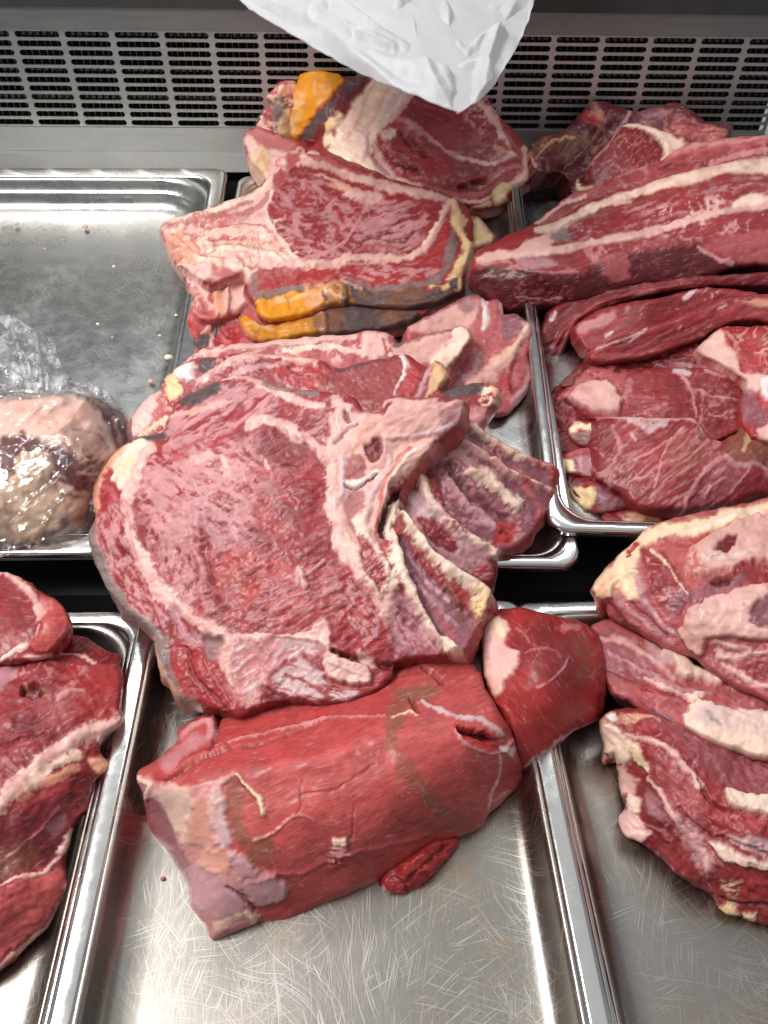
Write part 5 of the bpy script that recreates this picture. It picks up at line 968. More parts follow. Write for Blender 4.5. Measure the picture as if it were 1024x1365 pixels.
for i, (ol_, z_, lab, ops_) in enumerate([
  ([(800,684),(835,680),(878,682),(884,702),(852,724),(838,718),(828,712),(806,696)], [(802,686,4.2),(835,682,5.0),(880,690,4.8),(850,720,3.7)], 'lowest shank slice, a yellowish skin corner touching the tray',
   [('f', [(830,684),(850,683),(880,690),(852,722),(832,712)], 'brown', 4, 1.0), ('f', [(832,688),(856,688),(850,715),(834,708)], 'ofat', 8, 0.5, dict(a=.6)), ('s', [(806,692),(826,686)], 10, 'red', 0)]),
  ([(755,642),(770,637),(792,637),(812,652),(842,672),(828,682),(800,684),(780,681),(760,666)], [(757,645,5.0),(792,638,5.8),(840,672,5.2),(780,680,4.2),(800,660,5.8)], 'shank slice with a yellow and grey fat cap, second from the bottom',
   [('f', [(758,648),(775,646),(794,652),(788,680),(770,674),(758,664)], 'yfat', 4, 1.5, dict(part='fat_cap')), ('f', [(795,650),(812,654),(836,672),(810,682),(794,676)], 'purple', 5, 0.5), ('s', [(758,644),(790,639)], 6, 'deep', 0)]),
  ([(743,612),(754,605),(775,598),(797,596),(802,634),(776,637),(754,633),(746,622)], [(745,612,5.8),(797,600,6.6),(800,632,5.9),(755,632,5.1),(775,615,6.6)], 'shank slice with a creamy fat tip beside grey skin, in the middle of its stack',
   [('f', [(743,612),(752,607),(764,616),(772,630),(756,633)], 'cream', 4, 1.5, dict(part='fat_cap')), ('f', [(768,612),(794,608),(798,632),(776,636)], 'lilac', 6, 0.5, dict(a=.8)), ('s', [(756,604),(790,600)], 12, 'rose', 0)]),
  ([(755,574),(764,562),(800,566),(804,592),(782,597),(763,592)], [(757,574,6.6),(798,566,7.4),(800,592,6.8),(765,591,6.0),(780,578,7.3)], 'shank slice with a white and grey fat cap just under the top slices',
   [('f', [(758,570),(766,563),(798,567),(800,576),(775,574),(762,578)], 'cream', 4, 1.2, dict(part='fat_cap')), ('f', [(760,576),(796,578),(798,592),(770,592)], 'grey', 5, 0.5, dict(a=.7))]),
 ]):
    piece('shank_slice', lab, 'shank slice', ol_, z_, 'lean', ops_, thick=0.014, rnd=(6, 0.007), lump=(0.003, 18), group=GG, seed=110+i, side='deep')
piece('shank_slice', 'upper shank slice with a smooth pale knob of bone at its end', 'shank slice',
 [(748,528),(756,512),(773,496),(790,486),(825,496),(845,492),(902,492),(945,492),(975,503),(990,520),(986,540),(990,570),(960,588),(942,582),(928,568),(860,568),(796,562),(774,552),(762,541)],
 [(750,526,7.8),(787,488,9.0),(900,494,9.6),(985,525,9.0),(796,559,7.8),(930,562,8.2),(975,580,7.6),(870,530,9.2)],
 'lean', [
  ('f', [(752,520),(785,490),(830,500),(835,530),(800,512),(765,528)], 'rose', 8, 0.5, dict(tex=(8, .42, .3, 1.4))), ('f', [(759,532),(772,520),(784,513),(808,512),(820,522),(829,534),(824,549),(800,550),(780,547),(766,541)], 'bonep', 4, 6.0, dict(part='bone')), ('s', [(772,542),(800,547),(822,546)], 6, 'lilac', 0.5, dict(a=.7)), ('s', [(825,530),(838,520),(840,505)], 8, 'pink', 0.6, dict(a=.7)),
  ('f', [(935,500),(975,506),(984,525),(980,560),(945,575),(938,540)], 'deep', 8, 0, dict(a=.5)), ('s', [(905,496),(918,510),(925,530),(928,555)], 4, 'pink', 0.8), ('s', [(918,516),(935,520),(950,528),(984,532)], 4, 'pink', 0.8), ('s', [(936,522),(935,545),(932,565)], 3, 'pink', 0.8), ('s', [(945,552),(962,556),(970,548)], 3, 'pink', 0.6), ('s', [(900,494),(920,500)], 6, 'silver', 0.8), ('s', [(940,494),(968,502)], 6, 'pfat', 0.8, dict(a=.7)), ('m', None, 22, .07, 'pink', dict(a=.6)),
 ], thick=0.025, rnd=(9, 0.009), lump=(0.004, 45), group=GG, seed=117, side='deep')
piece('shank_slice', 'broad front shank slice with fanned pale sinews, topmost of its stack', 'shank slice',
 [(792,562),(800,556),(825,554),(868,557),(902,557),(926,558),(936,572),(946,584),(962,588),(985,576),(1000,566),(1140,590),(1140,655),(1024,660),(983,673),(948,679),(914,683),(874,682),(845,674),(825,658),(802,645),(790,634),(789,609),(791,583)],
 [(792,562,8.6),(900,559,9.2),(1000,572,8.6),(1050,595,8.6),(870,681,6.4),(1050,652,6.8),(948,678,6.4),(792,632,6.8),(900,620,9.0),(990,630,8.2),(830,600,8.8)],
 'lean', [
  ('f', [(792,562),(818,562),(820,600),(812,625),(800,640),(791,632)], 'deep', 6, 0, dict(a=.4)), ('s', [(796,560),(830,557),(880,560),(925,558),(938,574),(955,584)], (5, 9), 'pfat', 1.5, dict(part='fat_edge')), ('s', [(840,560),(870,570),(885,566)], 9, 'silver', 0.6), ('s', [(818,570),(825,595),(812,620),(806,635)], (7, 4), 'pink', 0.8, dict(a=.7)), ('s', [(845,580),(848,585)], 7, 'pfat', 1),
  ('s', [(912,572),(890,590),(860,605),(836,612)], (4, 3), 'pink', 0.8), ('s', [(896,586),(880,620),(874,650)], (4, 3), 'pink', 0.8), ('s', [(850,610),(830,620),(825,630)], 3, 'pink', 0.6), ('s', [(870,628),(845,640)], 3, 'pink', 0.6), ('s', [(968,605),(945,622),(925,645),(912,678)], (7, 9), 'pink', 1.0), ('s', [(968,605),(980,620),(1000,618),(1024,625)], 8, 'lilac', 0.6), ('s', [(1000,620),(985,645),(972,660)], 5, 'pink', 0.8),
  ('f', [(970,585),(995,570),(1040,600),(1040,620),(1000,618),(975,605)], 'olive', 8, 0, dict(a=.6)), ('s', [(990,600),(998,580)], 6, 'yfat', 0.5, dict(a=.6)), ('f', [(945,630),(975,612),(985,640),(965,670),(925,676)], 'purple', 8, 0.4, dict(a=.45)), ('f', [(985,640),(1024,628),(1050,640),(1024,656),(985,668)], 'deep', 8, 0, dict(a=.4)), ('s', [(938,660),(944,650)], 6, 'pfat', 1), ('f', [(900,585),(950,590),(955,610),(910,640),(890,620)], 'ofat', 20, 0, dict(a=.15)), ('m', None, 18, .10, 'pink', dict(a=.75)), ('f', [(820,570),(960,590),(940,670),(830,650)], 'frost', 12, 0.3, dict(tex=(6, .60, -.7, 4), a=.6)),
 ], thick=0.03, rnd=(11, 0.012), grain=(-.7, 4, 5, 0.0009), lump=(0.004, 50), group=GG, seed=119, side='deep')

# ------------------------------------------------------------------ right front tray
piece('neck_joint', 'bony neck joint with a pale square bone block and creamy fat at its end', 'neck joint',
 [(791,779),(785,789),(791,797),(795,815),(806,806),(812,823),(835,836),(860,850),(893,868),(925,878),(960,906),(1000,925),(1140,955),(1140,661),(990,672),(947,680),(899,691),(871,699),(849,717),(823,741),(799,767)],
 [(791,782,7.0),(823,741,7.6),(871,700,8.2),(1050,664,9.6),(812,822,5.0),(893,868,6.4),(960,906,6.8),(1050,950,7.4),(860,770,8.8),(920,790,9.8),(1050,820,11.0),(980,720,10.2),(1000,810,10.8)],
 'rose', [
  ('f', [(790,780),(823,741),(849,717),(872,701),(960,682),(1050,664),(1050,680),(960,703),(905,716),(872,722),(852,745),(846,770),(856,800),(840,800),(825,782),(806,800)], 'cream', 6, 1.2, dict(part='fat_cover')), ('f', [(795,778),(815,760),(830,770),(820,792),(800,792)], 'ofat', 8, 0.5, dict(a=.6)), ('s', [(872,703),(900,695),(940,686)], 7, 'rose', 0, dict(a=.8)), ('s', [(838,738),(850,728)], 8, 'red', -0.8), ('s', [(836,745),(840,742)], 4, 'red', -0.5), ('s', [(880,722),(900,716)], 9, 'rose', -0.5), ('s', [(905,724),(940,716),(960,706)], (12, 6), 'red', -1.5, dict(a=.7)), ('s', [(910,708),(950,698),(1010,684)], 5, 'white', 0.8, dict(a=.7)),
  ('s', [(813,792),(816,776),(832,766),(848,762)], 6, 'cream', 3.0), ('f', [(857,726),(878,734),(900,755),(918,778),(914,800),(900,826),(884,812),(866,786),(856,755)], 'lean', 5, -1.5), ('s', [(868,730),(895,760),(918,790)], 4, 'cream', 1.0), ('f', [(890,780),(914,785),(908,810),(892,822)], 'purple', 7, -1), ('m', [(856,726),(920,740),(905,826),(866,786)], 14, .15, 'pink'), ('s', [(850,770),(860,800),(885,835),(905,850)], 9, 'lilac', 1.2, dict(a=.8)), ('s', [(822,792),(838,812),(870,838),(895,858)], 12, 'lilac', 1.4, dict(a=.7)), ('s', [(812,805),(830,825),(850,842)], 9, 'maroon', -2, dict(a=.7)), ('s', [(840,800),(862,825),(885,848)], 8, 'deep', -2.5, dict(a=.6)), ('s', [(792,800),(796,814)], 6, 'yfat', 1),
  ('f', [(914,742),(930,726),(960,710),(1010,686),(1140,672),(1140,742),(1010,750),(980,762),(940,765),(916,764)], 'bonep', 4, 4.0, dict(part='bone')), ('f', [(914,745),(925,738),(940,763),(916,764)], 'fresh', 6, 0, dict(tex=(5, .4, 0, 1), a=.8)), ('f', [(953,738),(965,724),(982,721),(980,736),(966,745)], 'deep', 4, -2, dict(part='marrow', under='bone')), ('s', [(950,750),(960,749)], 4, 'deep', -1), ('s', [(940,748),(975,750),(1010,735)], 8, 'white', 0.5, dict(a=.5)), ('m', [(914,690),(1140,680),(1140,760),(914,764)], 9, .2, 'marrow', dict(a=.6)),
  ('f', [(950,776),(966,768),(984,765),(974,777),(958,780)], 'dark', 4, -7), ('f', [(975,780),(990,758),(1140,745),(1140,780),(1000,784)], 'lean', 6, 0.5), ('m', [(975,745),(1140,745),(1140,785),(975,785)], 9, .2, 'pfat'), ('f', [(918,790),(945,778),(1000,772),(985,785),(945,798),(922,808)], 'purple', 6, 0, dict(a=.8)),
  ('f', [(918,812),(950,798),(1000,786),(1140,776),(1140,846),(1012,852),(960,848),(942,852),(938,875),(918,864),(904,842),(914,832)], 'bonep', 4, 5.0, dict(part='bone', new=1)), ('f', [(925,815),(1050,785),(1050,840),(960,842),(930,835)], 'pfat', 12, 0.5, dict(a=.8)), ('f', [(997,815),(1010,802),(1140,796),(1140,836),(1012,836),(1000,828)], 'purple', 5, -2), ('m', [(997,796),(1140,796),(1140,836),(997,836)], 7, .25, 'frost'),
  ('f', [(942,855),(1000,854),(1140,850),(1140,950),(1000,915),(962,890),(945,875)], 'rose', 6, -1.5), ('s', [(952,856),(975,862),(1000,868)], 9, 'pfat', 1.8), ('s', [(958,876),(990,876),(1050,862)], 10, 'pfat', 2.2), ('s', [(964,886),(985,898),(1020,914),(1050,920)], (9, 12), 'pfat', 1.8), ('f', [(990,890),(1050,885),(1050,910),(1010,906)], 'lean', 6, -1), ('m', [(942,855),(1140,855),(1140,940),(960,900)], 12, .2, 'pfat'),
 ], thick=0.05, rnd=(9, 0.011), lump=(0.005, 35), seed=131, side='rose', back=(0, .3, -1))
piece('rib_slab', 'broad fatty rib slab with pale rib bones, lowest in its tray', 'rib slab',
 [(798,961),(809,951),(829,944),(866,945),(900,955),(960,985),(1140,1005),(1140,1242),(1006,1230),(983,1221),(956,1209),(948,1194),(923,1181),(906,1169),(876,1141),(854,1124),(834,1115),(824,1099),(826,1087),(834,1074),(827,1059),(824,1039),(818,1007),(809,1022),(801,1012),(804,1000)],
 [(798,961,3.4),(866,946,4.4),(950,975,4.8),(1050,1005,5.2),(803,1005,.9),(824,1040,.6),(828,1108,.3),(876,1141,.3),(948,1194,.3),(1006,1230,.2),(1050,1240,.2),(903,1015,5.2),(933,1049,5.2),(1050,1080,5.8),(884,1062,3.9),(943,1149,3.0),(1050,1170,3.6),(860,1000,4.4)],
 'lean', [
  ('f', [(870,950),(960,980),(1050,1010),(1050,1060),(970,1045),(900,990)], 'purple', 14, 0, dict(a=.5)), ('f', [(870,1000),(905,1020),(935,1060),(940,1100),(905,1080),(875,1040)], 'rose', 12, 0, dict(a=.55)), ('f', [(940,1060),(1050,1090),(1050,1130),(960,1115)], 'red', 12, 0, dict(a=.5)),  # rose fill paints a sheen on the lean between the fat seams
  ('s', [(802,960),(830,956),(862,955),(880,958)], (14, 6), 'ofat', 0.8, dict(a=.8)), ('s', [(840,968),(870,970)], 8, 'red', 0, dict(a=.6)), ('f', [(806,954),(822,948),(824,956),(808,962)], 'white', 4, 1),
  ('f', [(799,963),(815,966),(834,978),(847,991),(838,1016),(820,1015),(806,1000)], 'fat', 5, 2.5, dict(part='fat_edge')), ('s', [(806,1002),(806,1016)], 7, 'ofat', 1.5), ('f', [(844,992),(858,1002),(866,1032),(850,1022),(842,1008)], 'cream', 4, 2.0, dict(part='fat_edge')), ('f', [(824,1020),(838,1024),(847,1040),(843,1056),(829,1061)], 'pfat', 4, 2.5, dict(part='fat_edge')), ('f', [(834,1062),(850,1060),(853,1084),(840,1086)], 'fat', 4, 2.0, dict(part='fat_edge')), ('f', [(825,1086),(845,1083),(866,1112),(850,1125),(826,1110)], 'pfat', 4, 2.5, dict(part='fat_edge')),
  ('s', [(836,978),(868,988),(890,998),(905,1016),(924,1035),(934,1050)], (8, 9), 'pfat', 2.2, dict(part='fat_seam')), ('s', [(930,1042),(950,1070),(980,1082)], 5, 'dark', -3, dict(a=.7)), ('s', [(846,1018),(862,1036)], 8, 'deep', -3.5, dict(a=.6)), ('s', [(855,990),(885,1005)], 6, 'red', -0.5, dict(a=.6)),
  ('s', [(861,1036),(884,1062),(903,1094),(923,1119),(943,1149)], (7, 20), 'pfat', 1.8, dict(part='fat_seam', new=1)), ('f', [(895,1090),(915,1085),(960,1150),(945,1165),(915,1130)], 'frost', 8, 0.8, dict(tex=(5, .48, .9, 2), a=.9)), ('s', [(905,1075),(925,1100),(945,1115)], 6, 'deep', -3, dict(a=.6)), ('s', [(858,1098),(880,1108)], 4, 'pink', 1), ('f', [(858,1050),(880,1070),(890,1095),(866,1085)], 'lilac', 8, 0.3, dict(a=.5)),
  ('f', [(968,1050),(980,1050),(1000,1056),(1140,1060),(1140,1092),(1010,1083),(974,1073)], 'bone', 4, 4.5, dict(part='rib_bone', rag=.25)), ('f', [(944,1122),(960,1125),(1010,1141),(1140,1150),(1140,1168),(1000,1152),(962,1140)], 'bone', 4, 4.5, dict(part='rib_bone', new=1, rag=.25)), ('f', [(970,1118),(1000,1116),(1050,1130),(1050,1142),(1000,1134)], 'silver', 6, -1, dict(tex=(7, .42, .2, 2), a=.8)), ('s', [(955,1118),(1000,1128),(1050,1142)], 4, 'dark', -2.5, dict(a=.7)),
  ('f', [(960,1145),(1050,1165),(1050,1200),(985,1185),(950,1165)], 'red', 8, 0.3, dict(a=.6)), ('f', [(965,1170),(990,1174),(985,1188),(960,1182)], 'cream', 7, 0.8, dict(tex=(6, .42, 0, 2))), ('s', [(950,1190),(985,1200),(1050,1212)], 6, 'dark', -3, dict(a=.7)), ('f', [(953,1202),(972,1199),(988,1210),(984,1219),(965,1214)], 'yfat', 4, 2.0, dict(part='fat_edge')), ('f', [(988,1212),(1008,1216),(1006,1229),(990,1222)], 'cream', 4, 1.5, dict(part='fat_edge')), ('m', [(870,960),(1050,1000),(1050,1200),(880,1120)], 18, .10, 'pink', dict(a=.6)),
 ], thick=0.04, rnd=(8, 0.010), lump=(0.005, 40), grain=(.7, 3, 6, 0.0012), seed=137, side='deep', back=(0, .3, -1))
piece('brisket_sheet', 'layered brisket sheet with thick beige fat pieces, between the neck joint and rib slab', 'brisket',
 [(786,842),(800,830),(814,825),(840,838),(870,855),(900,870),(960,900),(1140,945),(1140,1024),(1020,1017),(985,1005),(950,993),(922,980),(892,966),(862,951),(836,936),(812,924),(802,895)],
 [(788,842,3.2),(814,827,3.8),(893,868,5.0),(960,900,5.6),(1050,950,6.4),(836,934,3.6),(950,992,5.4),(1050,1022,6.0),(870,900,5.4),(805,890,3.6)],
 'rose', [
  ('f', [(800,840),(870,865),(880,900),(840,915),(805,900)], 'purple', 12, 0, dict(a=.55)), ('s', [(800,850),(830,856),(870,880),(900,905)], 9, 'pfat', 1.2, dict(a=.7)), ('s', [(810,870),(850,890),(900,915),(950,925)], 6, 'lilac', 1.2, dict(a=.7)), ('s', [(806,895),(850,915),(890,925),(930,930)], 7, 'lean', -1.5), ('s', [(860,905),(900,922),(925,928)], (5, 9), 'pfat', 1.5), ('f', [(860,846),(888,870),(896,890),(876,885),(862,865)], 'silver', 5, 1, dict(a=.7)), ('f', [(870,945),(905,960),(900,968),(862,950)], 'purple', 5, 0),
  ('f', [(882,872),(904,862),(923,867),(948,884),(966,897),(963,912),(932,908),(903,899),(896,886)], 'fat', 4, 6.0, dict(part='fat_piece')), ('s', [(890,875),(905,882)], 5, 'ofat', 0.5), ('f', [(966,902),(985,905),(990,918),(974,918)], 'silver', 5, 2.0),
  ('f', [(911,952),(916,940),(926,932),(943,936),(973,945),(1008,950),(1140,962),(1140,1018),(1003,1007),(963,995),(933,986),(916,975)], 'fat', 5, 5.0, dict(part='fat_piece', new=1)), ('f', [(930,940),(980,948),(1050,966),(1040,985),(960,975),(925,960)], 'silver', 14, 0.3, dict(a=.65)), ('s', [(985,964),(1005,968),(1012,976)], 4, 'ofat', -0.8, dict(a=.6)), ('s', [(944,952),(958,966)], 7, 'grey', -1, dict(a=.6)), ('s', [(920,930),(935,925)], 6, 'fat', 2), ('m', [(800,830),(1050,940),(1050,960),(830,930)], 16, .14, 'pink', dict(a=.8)),
 ], thick=0.028, rnd=(8, 0.009), lump=(0.004, 35), grain=(.5, 5, 5, 0.0010), seed=139, side='rose', back=(0, .3, -1))
# ------------------------------------------------------------------ bagged cut, films, hanging bag, crumbs
bag_meat = [(-90,524),(0,521),(60,520),(108,523),(140,534),(165,552),(175,570),(176,595),(160,625),(135,650),(124,672),(120,694),(104,713),(70,726),(30,733),(-90,739)]
bag_anc = [(0,523,11.6),(100,524,11.2),(172,575,8.4),(-20,620,10.8),(100,620,10.2),(140,645,7.0),(122,690,5.8),(0,736,5.8),(105,712,5.6),(60,670,8.4),(60,560,11.6),(-20,680,8.6)]
piece('bagged_beef', 'fat-covered beef cut wrapped in clear plastic in the deep tray', 'beef cut', bag_meat, bag_anc, 'fat', [
  ('f', [(0,540),(70,530),(115,545),(135,580),(120,600),(60,590),(0,570)], 'pfat', 20, 1, dict(a=.6)), ('f', [(96,520),(140,534),(168,556),(174,580),(155,605),(146,585),(138,562),(118,540)], 'maroon', 6, 0.5), ('s', [(120,535),(140,548)], 5, 'lilac', 0.8, dict(a=.7)), ('s', [(150,560),(160,590)], 7, 'pfat', 0.5, dict(a=.6)),
  ('f', [(-10,590),(30,578),(75,600),(120,610),(130,650),(95,668),(70,640),(40,630),(-10,650)], 'maroon', 8, -1, dict(tex=(18, .38, .3, 1), a=.95)), ('f', [(-20,665),(40,690),(110,690),(100,715),(30,733),(-20,738)], 'maroon', 8, 0, dict(tex=(16, .42, -.5, 1.2), a=.9)), ('f', [(0,578),(20,580),(45,588),(58,604),(30,612),(12,605),(0,600)], 'maroon', 5, -1), ('f', [(64,598),(80,600),(76,622),(66,628)], 'maroon', 5, -1.5), ('f', [(0,612),(18,615),(12,635),(0,640)], 'maroon', 5, -1), ('f', [(90,622),(112,630),(124,650),(105,660),(92,640)], 'maroon', 6, -1), ('f', [(118,612),(138,616),(136,630),(122,628)], 'maroon', 5, -0.8), ('s', [(98,575),(130,580),(142,598)], 4, 'brown', -1.2, dict(a=.5)),
  ('f', [(20,612),(62,604),(64,640),(40,660),(20,650)], 'cream', 8, 1, dict(a=.7)), ('f', [(0,640),(60,650),(90,680),(60,715),(0,715)], 'cream', 14, 1.5, dict(a=.6)), ('s', [(35,608),(40,640)], 8, 'fat', 2), ('s', [(55,608),(56,640)], 7, 'fat', 2), ('f', [(90,660),(122,660),(118,694),(95,705),(85,685)], 'ofat', 10, 0, dict(a=.5)), ('rim', 9, 'maroon', 0, dict(sec=[(-40,700),(130,650),(140,720),(60,760),(-40,760)])),
 ], thick=0.03, rnd=(22, 0.02), lump=(0.006, 45), seed=151, mat=M_WET, side='maroon', back=(0, .2, -1))
def film_mat(name, op, tint, bs_=0.7):
    mt, nt, b = newmat(name); out = nt.nodes['Material Output']; nt.nodes.remove(b)
    tc = N(nt, 'ShaderNodeTexCoord'); tr = N(nt, 'ShaderNodeBsdfTransparent'); gl = N(nt, 'ShaderNodeBsdfGlossy'); df = N(nt, 'ShaderNodeBsdfDiffuse'); tl = N(nt, 'ShaderNodeBsdfTranslucent')
    gl.inputs['Roughness'].default_value = 0.10; df.inputs[0].default_value = tint; tl.inputs[0].default_value = tint
    lw = N(nt, 'ShaderNodeLayerWeight'); lw.inputs[0].default_value = 0.35
    n1 = noise(nt, tc.outputs['Object'], 45, 4, 0.6); n2 = noise(nt, tc.outputs['Object'], 170, 3, 0.6)
    bp = N(nt, 'ShaderNodeBump'); bp.inputs['Strength'].default_value = bs_; bp.inputs['Distance'].default_value = 0.006
    nt.links.new(math_(nt, 'ADD', n1, math_(nt, 'MULTIPLY', n2, 0.25)), bp.inputs['Height'])
    for s_ in (gl, df): nt.links.new(bp.outputs[0], s_.inputs['Normal'])
    nt.links.new(bp.outputs[0], lw.inputs['Normal'])
    m0 = N(nt, 'ShaderNodeMixShader'); m0.inputs[0].default_value = 0.5; nt.links.new(df.outputs[0], m0.inputs[1]); nt.links.new(tl.outputs[0], m0.inputs[2])
    m1 = N(nt, 'ShaderNodeMixShader'); nt.links.new(mapr(nt, n1, 0.42, 0.66, op*0.15, op*1.7), m1.inputs[0]); nt.links.new(tr.outputs[0], m1.inputs[1]); nt.links.new(m0.outputs[0], m1.inputs[2])  # white noise streaks paint crinkle highlights into the clear film
    m2 = N(nt, 'ShaderNodeMixShader'); nt.links.new(mapr(nt, lw.outputs['Fresnel'], 0, 0.8, 0.07, 0.85), m2.inputs[0]); nt.links.new(m1.outputs[0], m2.inputs[1]); nt.links.new(gl.outputs[0], m2.inputs[2])
    nt.links.new(m2.outputs[0], out.inputs['Surface']); return mt
M_FILM = film_mat('clear_plastic_film', 0.04, (0.9, 0.9, 0.9, 1), 0.28)
M_CRINKLE = film_mat('crinkled_clear_plastic', 0.5, (0.92, 0.93, 0.93, 1))
bag = empty('clear_plastic_bag', tuple(at_z(80, 700, 0.05))); tag(bag, 'crinkled clear plastic bag around the fat-covered beef cut', 'plastic bag')
def film(name, out, anc, mat, lump, seed, ops=()):
    c = piece(name, '', '', out, anc, 'white', ops, thick=0.0012, rnd=(10, 0.004), lump=lump, grain=(-.7, 3.0, 11, 0.0016), seed=seed, mat=mat, parent=bag, body=name, inset=0.0, clampf=False)
    o = [q for q in COL.objects if q.parent == bag][-1]; o.name = name
    return o
film('wrap', [(x+(3 if x > 90 else 0), y+(2 if y > 600 else -2)) for x, y in bag_meat], [(x, y, z+0.55) for x, y, z in bag_anc], M_FILM, (0.003, 34), 161,
  [('s', [(115,600),(85,630),(50,670),(10,700)], 7, None, 4), ('s', [(95,650),(70,680),(55,710)], 8, None, 4), ('s', [(10,700),(45,665),(80,640)], 4, None, 3)])
film('neck', [(-90,424),(0,420),(15,421),(40,435),(62,448),(76,461),(78,475),(86,490),(98,508),(120,512),(136,518),(152,530),(162,545),(140,538),(108,526),(60,524),(-90,526)],
  [(-20,425,10.6),(0,421,10.6),(76,463,10.0),(60,518,11.9),(155,535,9.8),(-20,520,12.2),(110,518,11.0),(30,480,11.4)], M_CRINKLE, (0.012, 22), 163,
  [('s', [(50,515),(30,480),(15,440)], 8, None, 6), ('s', [(55,515),(55,480),(45,445)], 8, None, 6), ('s', [(62,515),(70,490),(74,465)], 7, None, 5), ('s', [(45,515),(15,500),(-20,490)], 9, None, 6), ('s', [(80,518),(110,514),(135,524)], 6, None, 4)])
piece('meat_scrap', 'red meat end seen through the bag neck at the tray side', 'meat scrap', [(-90,492),(-5,494),(8,503),(6,512),(-90,516)], [(-90,505,9.6),(6,508,9.4),(-5,495,9.8)], 'fresh', [], thick=0.02, rnd=(6, 0.006), seed=165, mat=M_WET)

mt, nt, b = newmat('thin_white_plastic'); M_BAG = mt
tc = N(nt, 'ShaderNodeTexCoord'); n1 = noise(nt, tc.outputs['Object'], 22, 4, 0.55)
b.inputs['Base Color'].default_value = (0.60, 0.61, 0.62, 1); b.inputs['Roughness'].default_value = 0.34
tlb = N(nt, 'ShaderNodeBsdfTranslucent'); tlb.inputs[0].default_value = (0.7, 0.7, 0.72, 1); trb = N(nt, 'ShaderNodeBsdfTransparent')
mA = N(nt, 'ShaderNodeMixShader'); mA.inputs[0].default_value = 0.3; nt.links.new(b.outputs[0], mA.inputs[1]); nt.links.new(tlb.outputs[0], mA.inputs[2])
mB = N(nt, 'ShaderNodeMixShader'); mB.inputs[0].default_value = 0.2; nt.links.new(mA.outputs[0], mB.inputs[1]); nt.links.new(trb.outputs[0], mB.inputs[2])
nt.links.new(mB.outputs[0], nt.nodes['Material Output'].inputs['Surface']); 
vo = N(nt, 'ShaderNodeTexVoronoi', feature='F1'); vo.inputs['Scale'].default_value = 34; nt.links.new(tc.outputs['Object'], vo.inputs['Vector'])
bump(nt, math_(nt, 'ADD', vo.outputs['Distance'], math_(nt, 'MULTIPLY', n1, 0.6)), 0.26, 0.008, b)
piece('white_plastic_bag', 'white plastic bag hanging with its creased corner over the rib steaks', 'plastic bag',
 [(250,-165),(300,-40),(318,-3),(345,18),(390,46),(430,68),(470,90),(520,113),(560,128),(592,141),(608,147),(612,149),(616,147),(628,139),(645,128),(664,104),(682,74),(700,40),(714,-4),(726,-40),(750,-165)],
 [(320,0,36.4),(714,0,36.2),(520,112,34.0),(612,146,33.0),(520,40,36.0),(640,70,34.6),(420,20,36.2),(500,-30,38.0),(300,-150,44.5),(700,-150,44.4)],
 'white', [
  ('c', [(340,-10),(420,38),(500,60),(560,86),(636,108)], 26, 14), ('c', [(455,44),(520,72),(600,86),(640,112)], 15, -12), ('c', [(404,34),(440,12),(470,26),(500,48)], 13, 12), ('c', [(500,-20),(530,12),(552,-14)], 18, 18),
  ('c', [(548,14),(552,45),(558,64)], 9, 8), ('c', [(626,66),(646,50),(668,46)], 11, 10), ('c', [(645,128),(646,90),(660,50),(690,0)], 14, 10), ('c', [(612,147),(620,118),(604,96)], 16, -12), ('c', [(456,48),(475,64),(524,70)], 8, 10), ('c', [(556,64),(600,42),(660,30),(710,20)], 20, -12),
  ('c', [(330,0),(380,30),(450,50)], 14, -8), ('c', [(560,86),(575,115),(600,138)], 12, 8), ('c', [(420,38),(470,80),(520,110)], 16, 8), ('c', [(590,0),(600,42),(620,70)], 12, 10), ('c', [(660,104),(640,88),(600,86)], 9, 8)],
 thick=0.0016, rnd=(4, 0.001), lump=(0.007, 70), grain=(.4, 2.2, 30, 0.002), seed=171, mat=M_BAG, inset=0, clampf=False, warp=(10, 40))

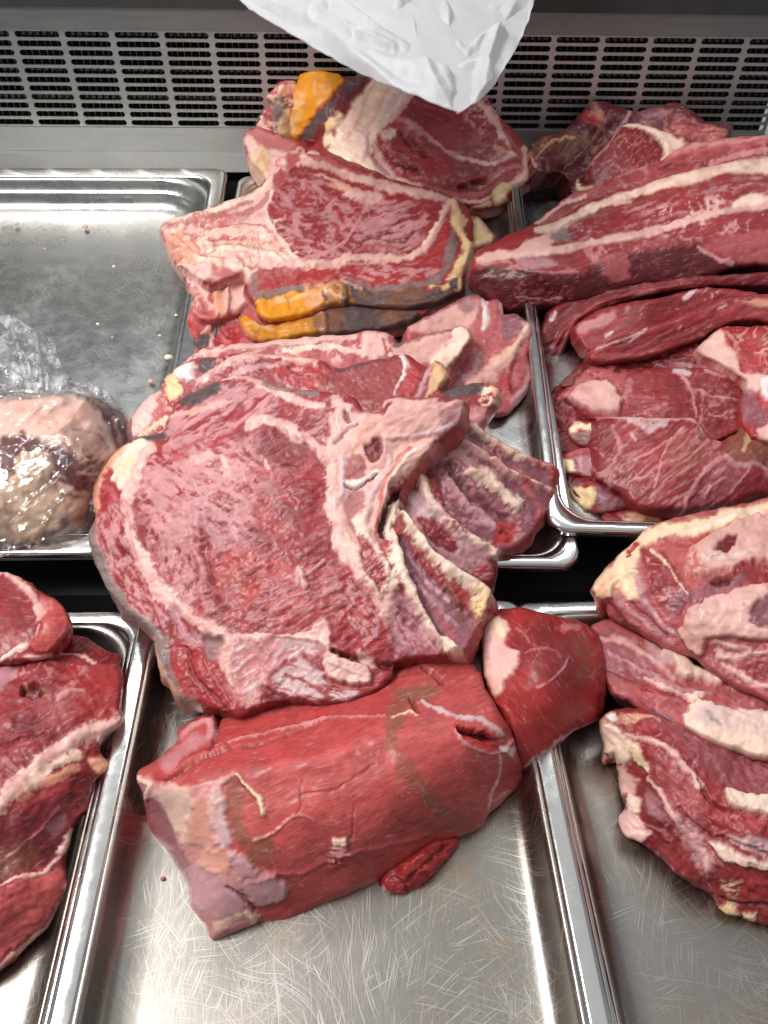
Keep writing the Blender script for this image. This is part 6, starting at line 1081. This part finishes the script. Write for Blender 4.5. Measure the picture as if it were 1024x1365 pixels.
def crumb(px, py, size, key, label, i, z=None):
    yv = 0.6
    for k in range(30):
        zz = float(floor_z(yv, at_z(px, py, 0.05)[0])) - 0.002 if z is None else z
        q = at_z(px, py, zz); yv = q[1]
    rn = random.Random(i); V, Fc = [], []
    n, mm = 8, 5
    for a in range(mm+1):
        for c in range(n):
            t = math.pi*a/mm; p = 2*math.pi*c/n; r = size*(0.75+0.5*rn.random())
            V.append((r*1.3*math.sin(t)*math.cos(p), r*math.sin(t)*math.sin(p), max(-0.0005, r*0.8*math.cos(t))+0.0008))
    for a in range(mm):
        for c in range(n): Fc.append((a*n+c, a*n+(c+1) % n, (a+1)*n+(c+1) % n, (a+1)*n+c))
    o = mesh_obj('meat_crumb', V, Fc, M_CRUMB[key], None, True); o.location = tuple(q); o.rotation_euler = (TA, 0, rn.random()*6)
    tag(o, label, 'crumb', 'crumbs lying in the trays')
M_CRUMB = {'fat': plain('fat_crumb', (0.75, 0.66, 0.52), 0.5), 'red': plain('meat_crumb', (0.45, 0.12, 0.10), 0.4), 'pink': plain('pink_crumb', (0.7, 0.42, 0.34), 0.5)}
for i, (x, y, s_, k) in enumerate([(152, 356, .0018, 'fat'), (235, 421, .0018, 'fat'), (131, 433, .0018, 'fat'), (150, 450, .0010, 'fat'), (213, 448, .0014, 'fat'), (60, 332, .0010, 'fat')]):
    crumb(x, y, s_, k, 'tiny white fat crumb scattered on the bare floor of the deep tray', i)
crumb(225, 477, .0038, 'fat', 'large yellowish fat crumb in the deep tray beside the rib roast', 21)
crumb(201, 509, .0026, 'pink', 'pink crumb in the deep tray near the rib roast slices', 22)
crumb(114, 303, .0034, 'pink', 'pinkish crumb near the curved back wall of the deep tray, the bigger of two', 23)
crumb(22, 300, .0026, 'pink', 'pinkish crumb near the curved back wall of the deep tray, the smaller of two', 24)
crumb(783, 713, .0026, 'red', 'red crumb on the tray corner below the shank slices', 25, z=0.048)
crumb(218, 1172, .0013, 'red', 'dark red speck on the scratched tray beside the silver skin', 26, z=0.0004)
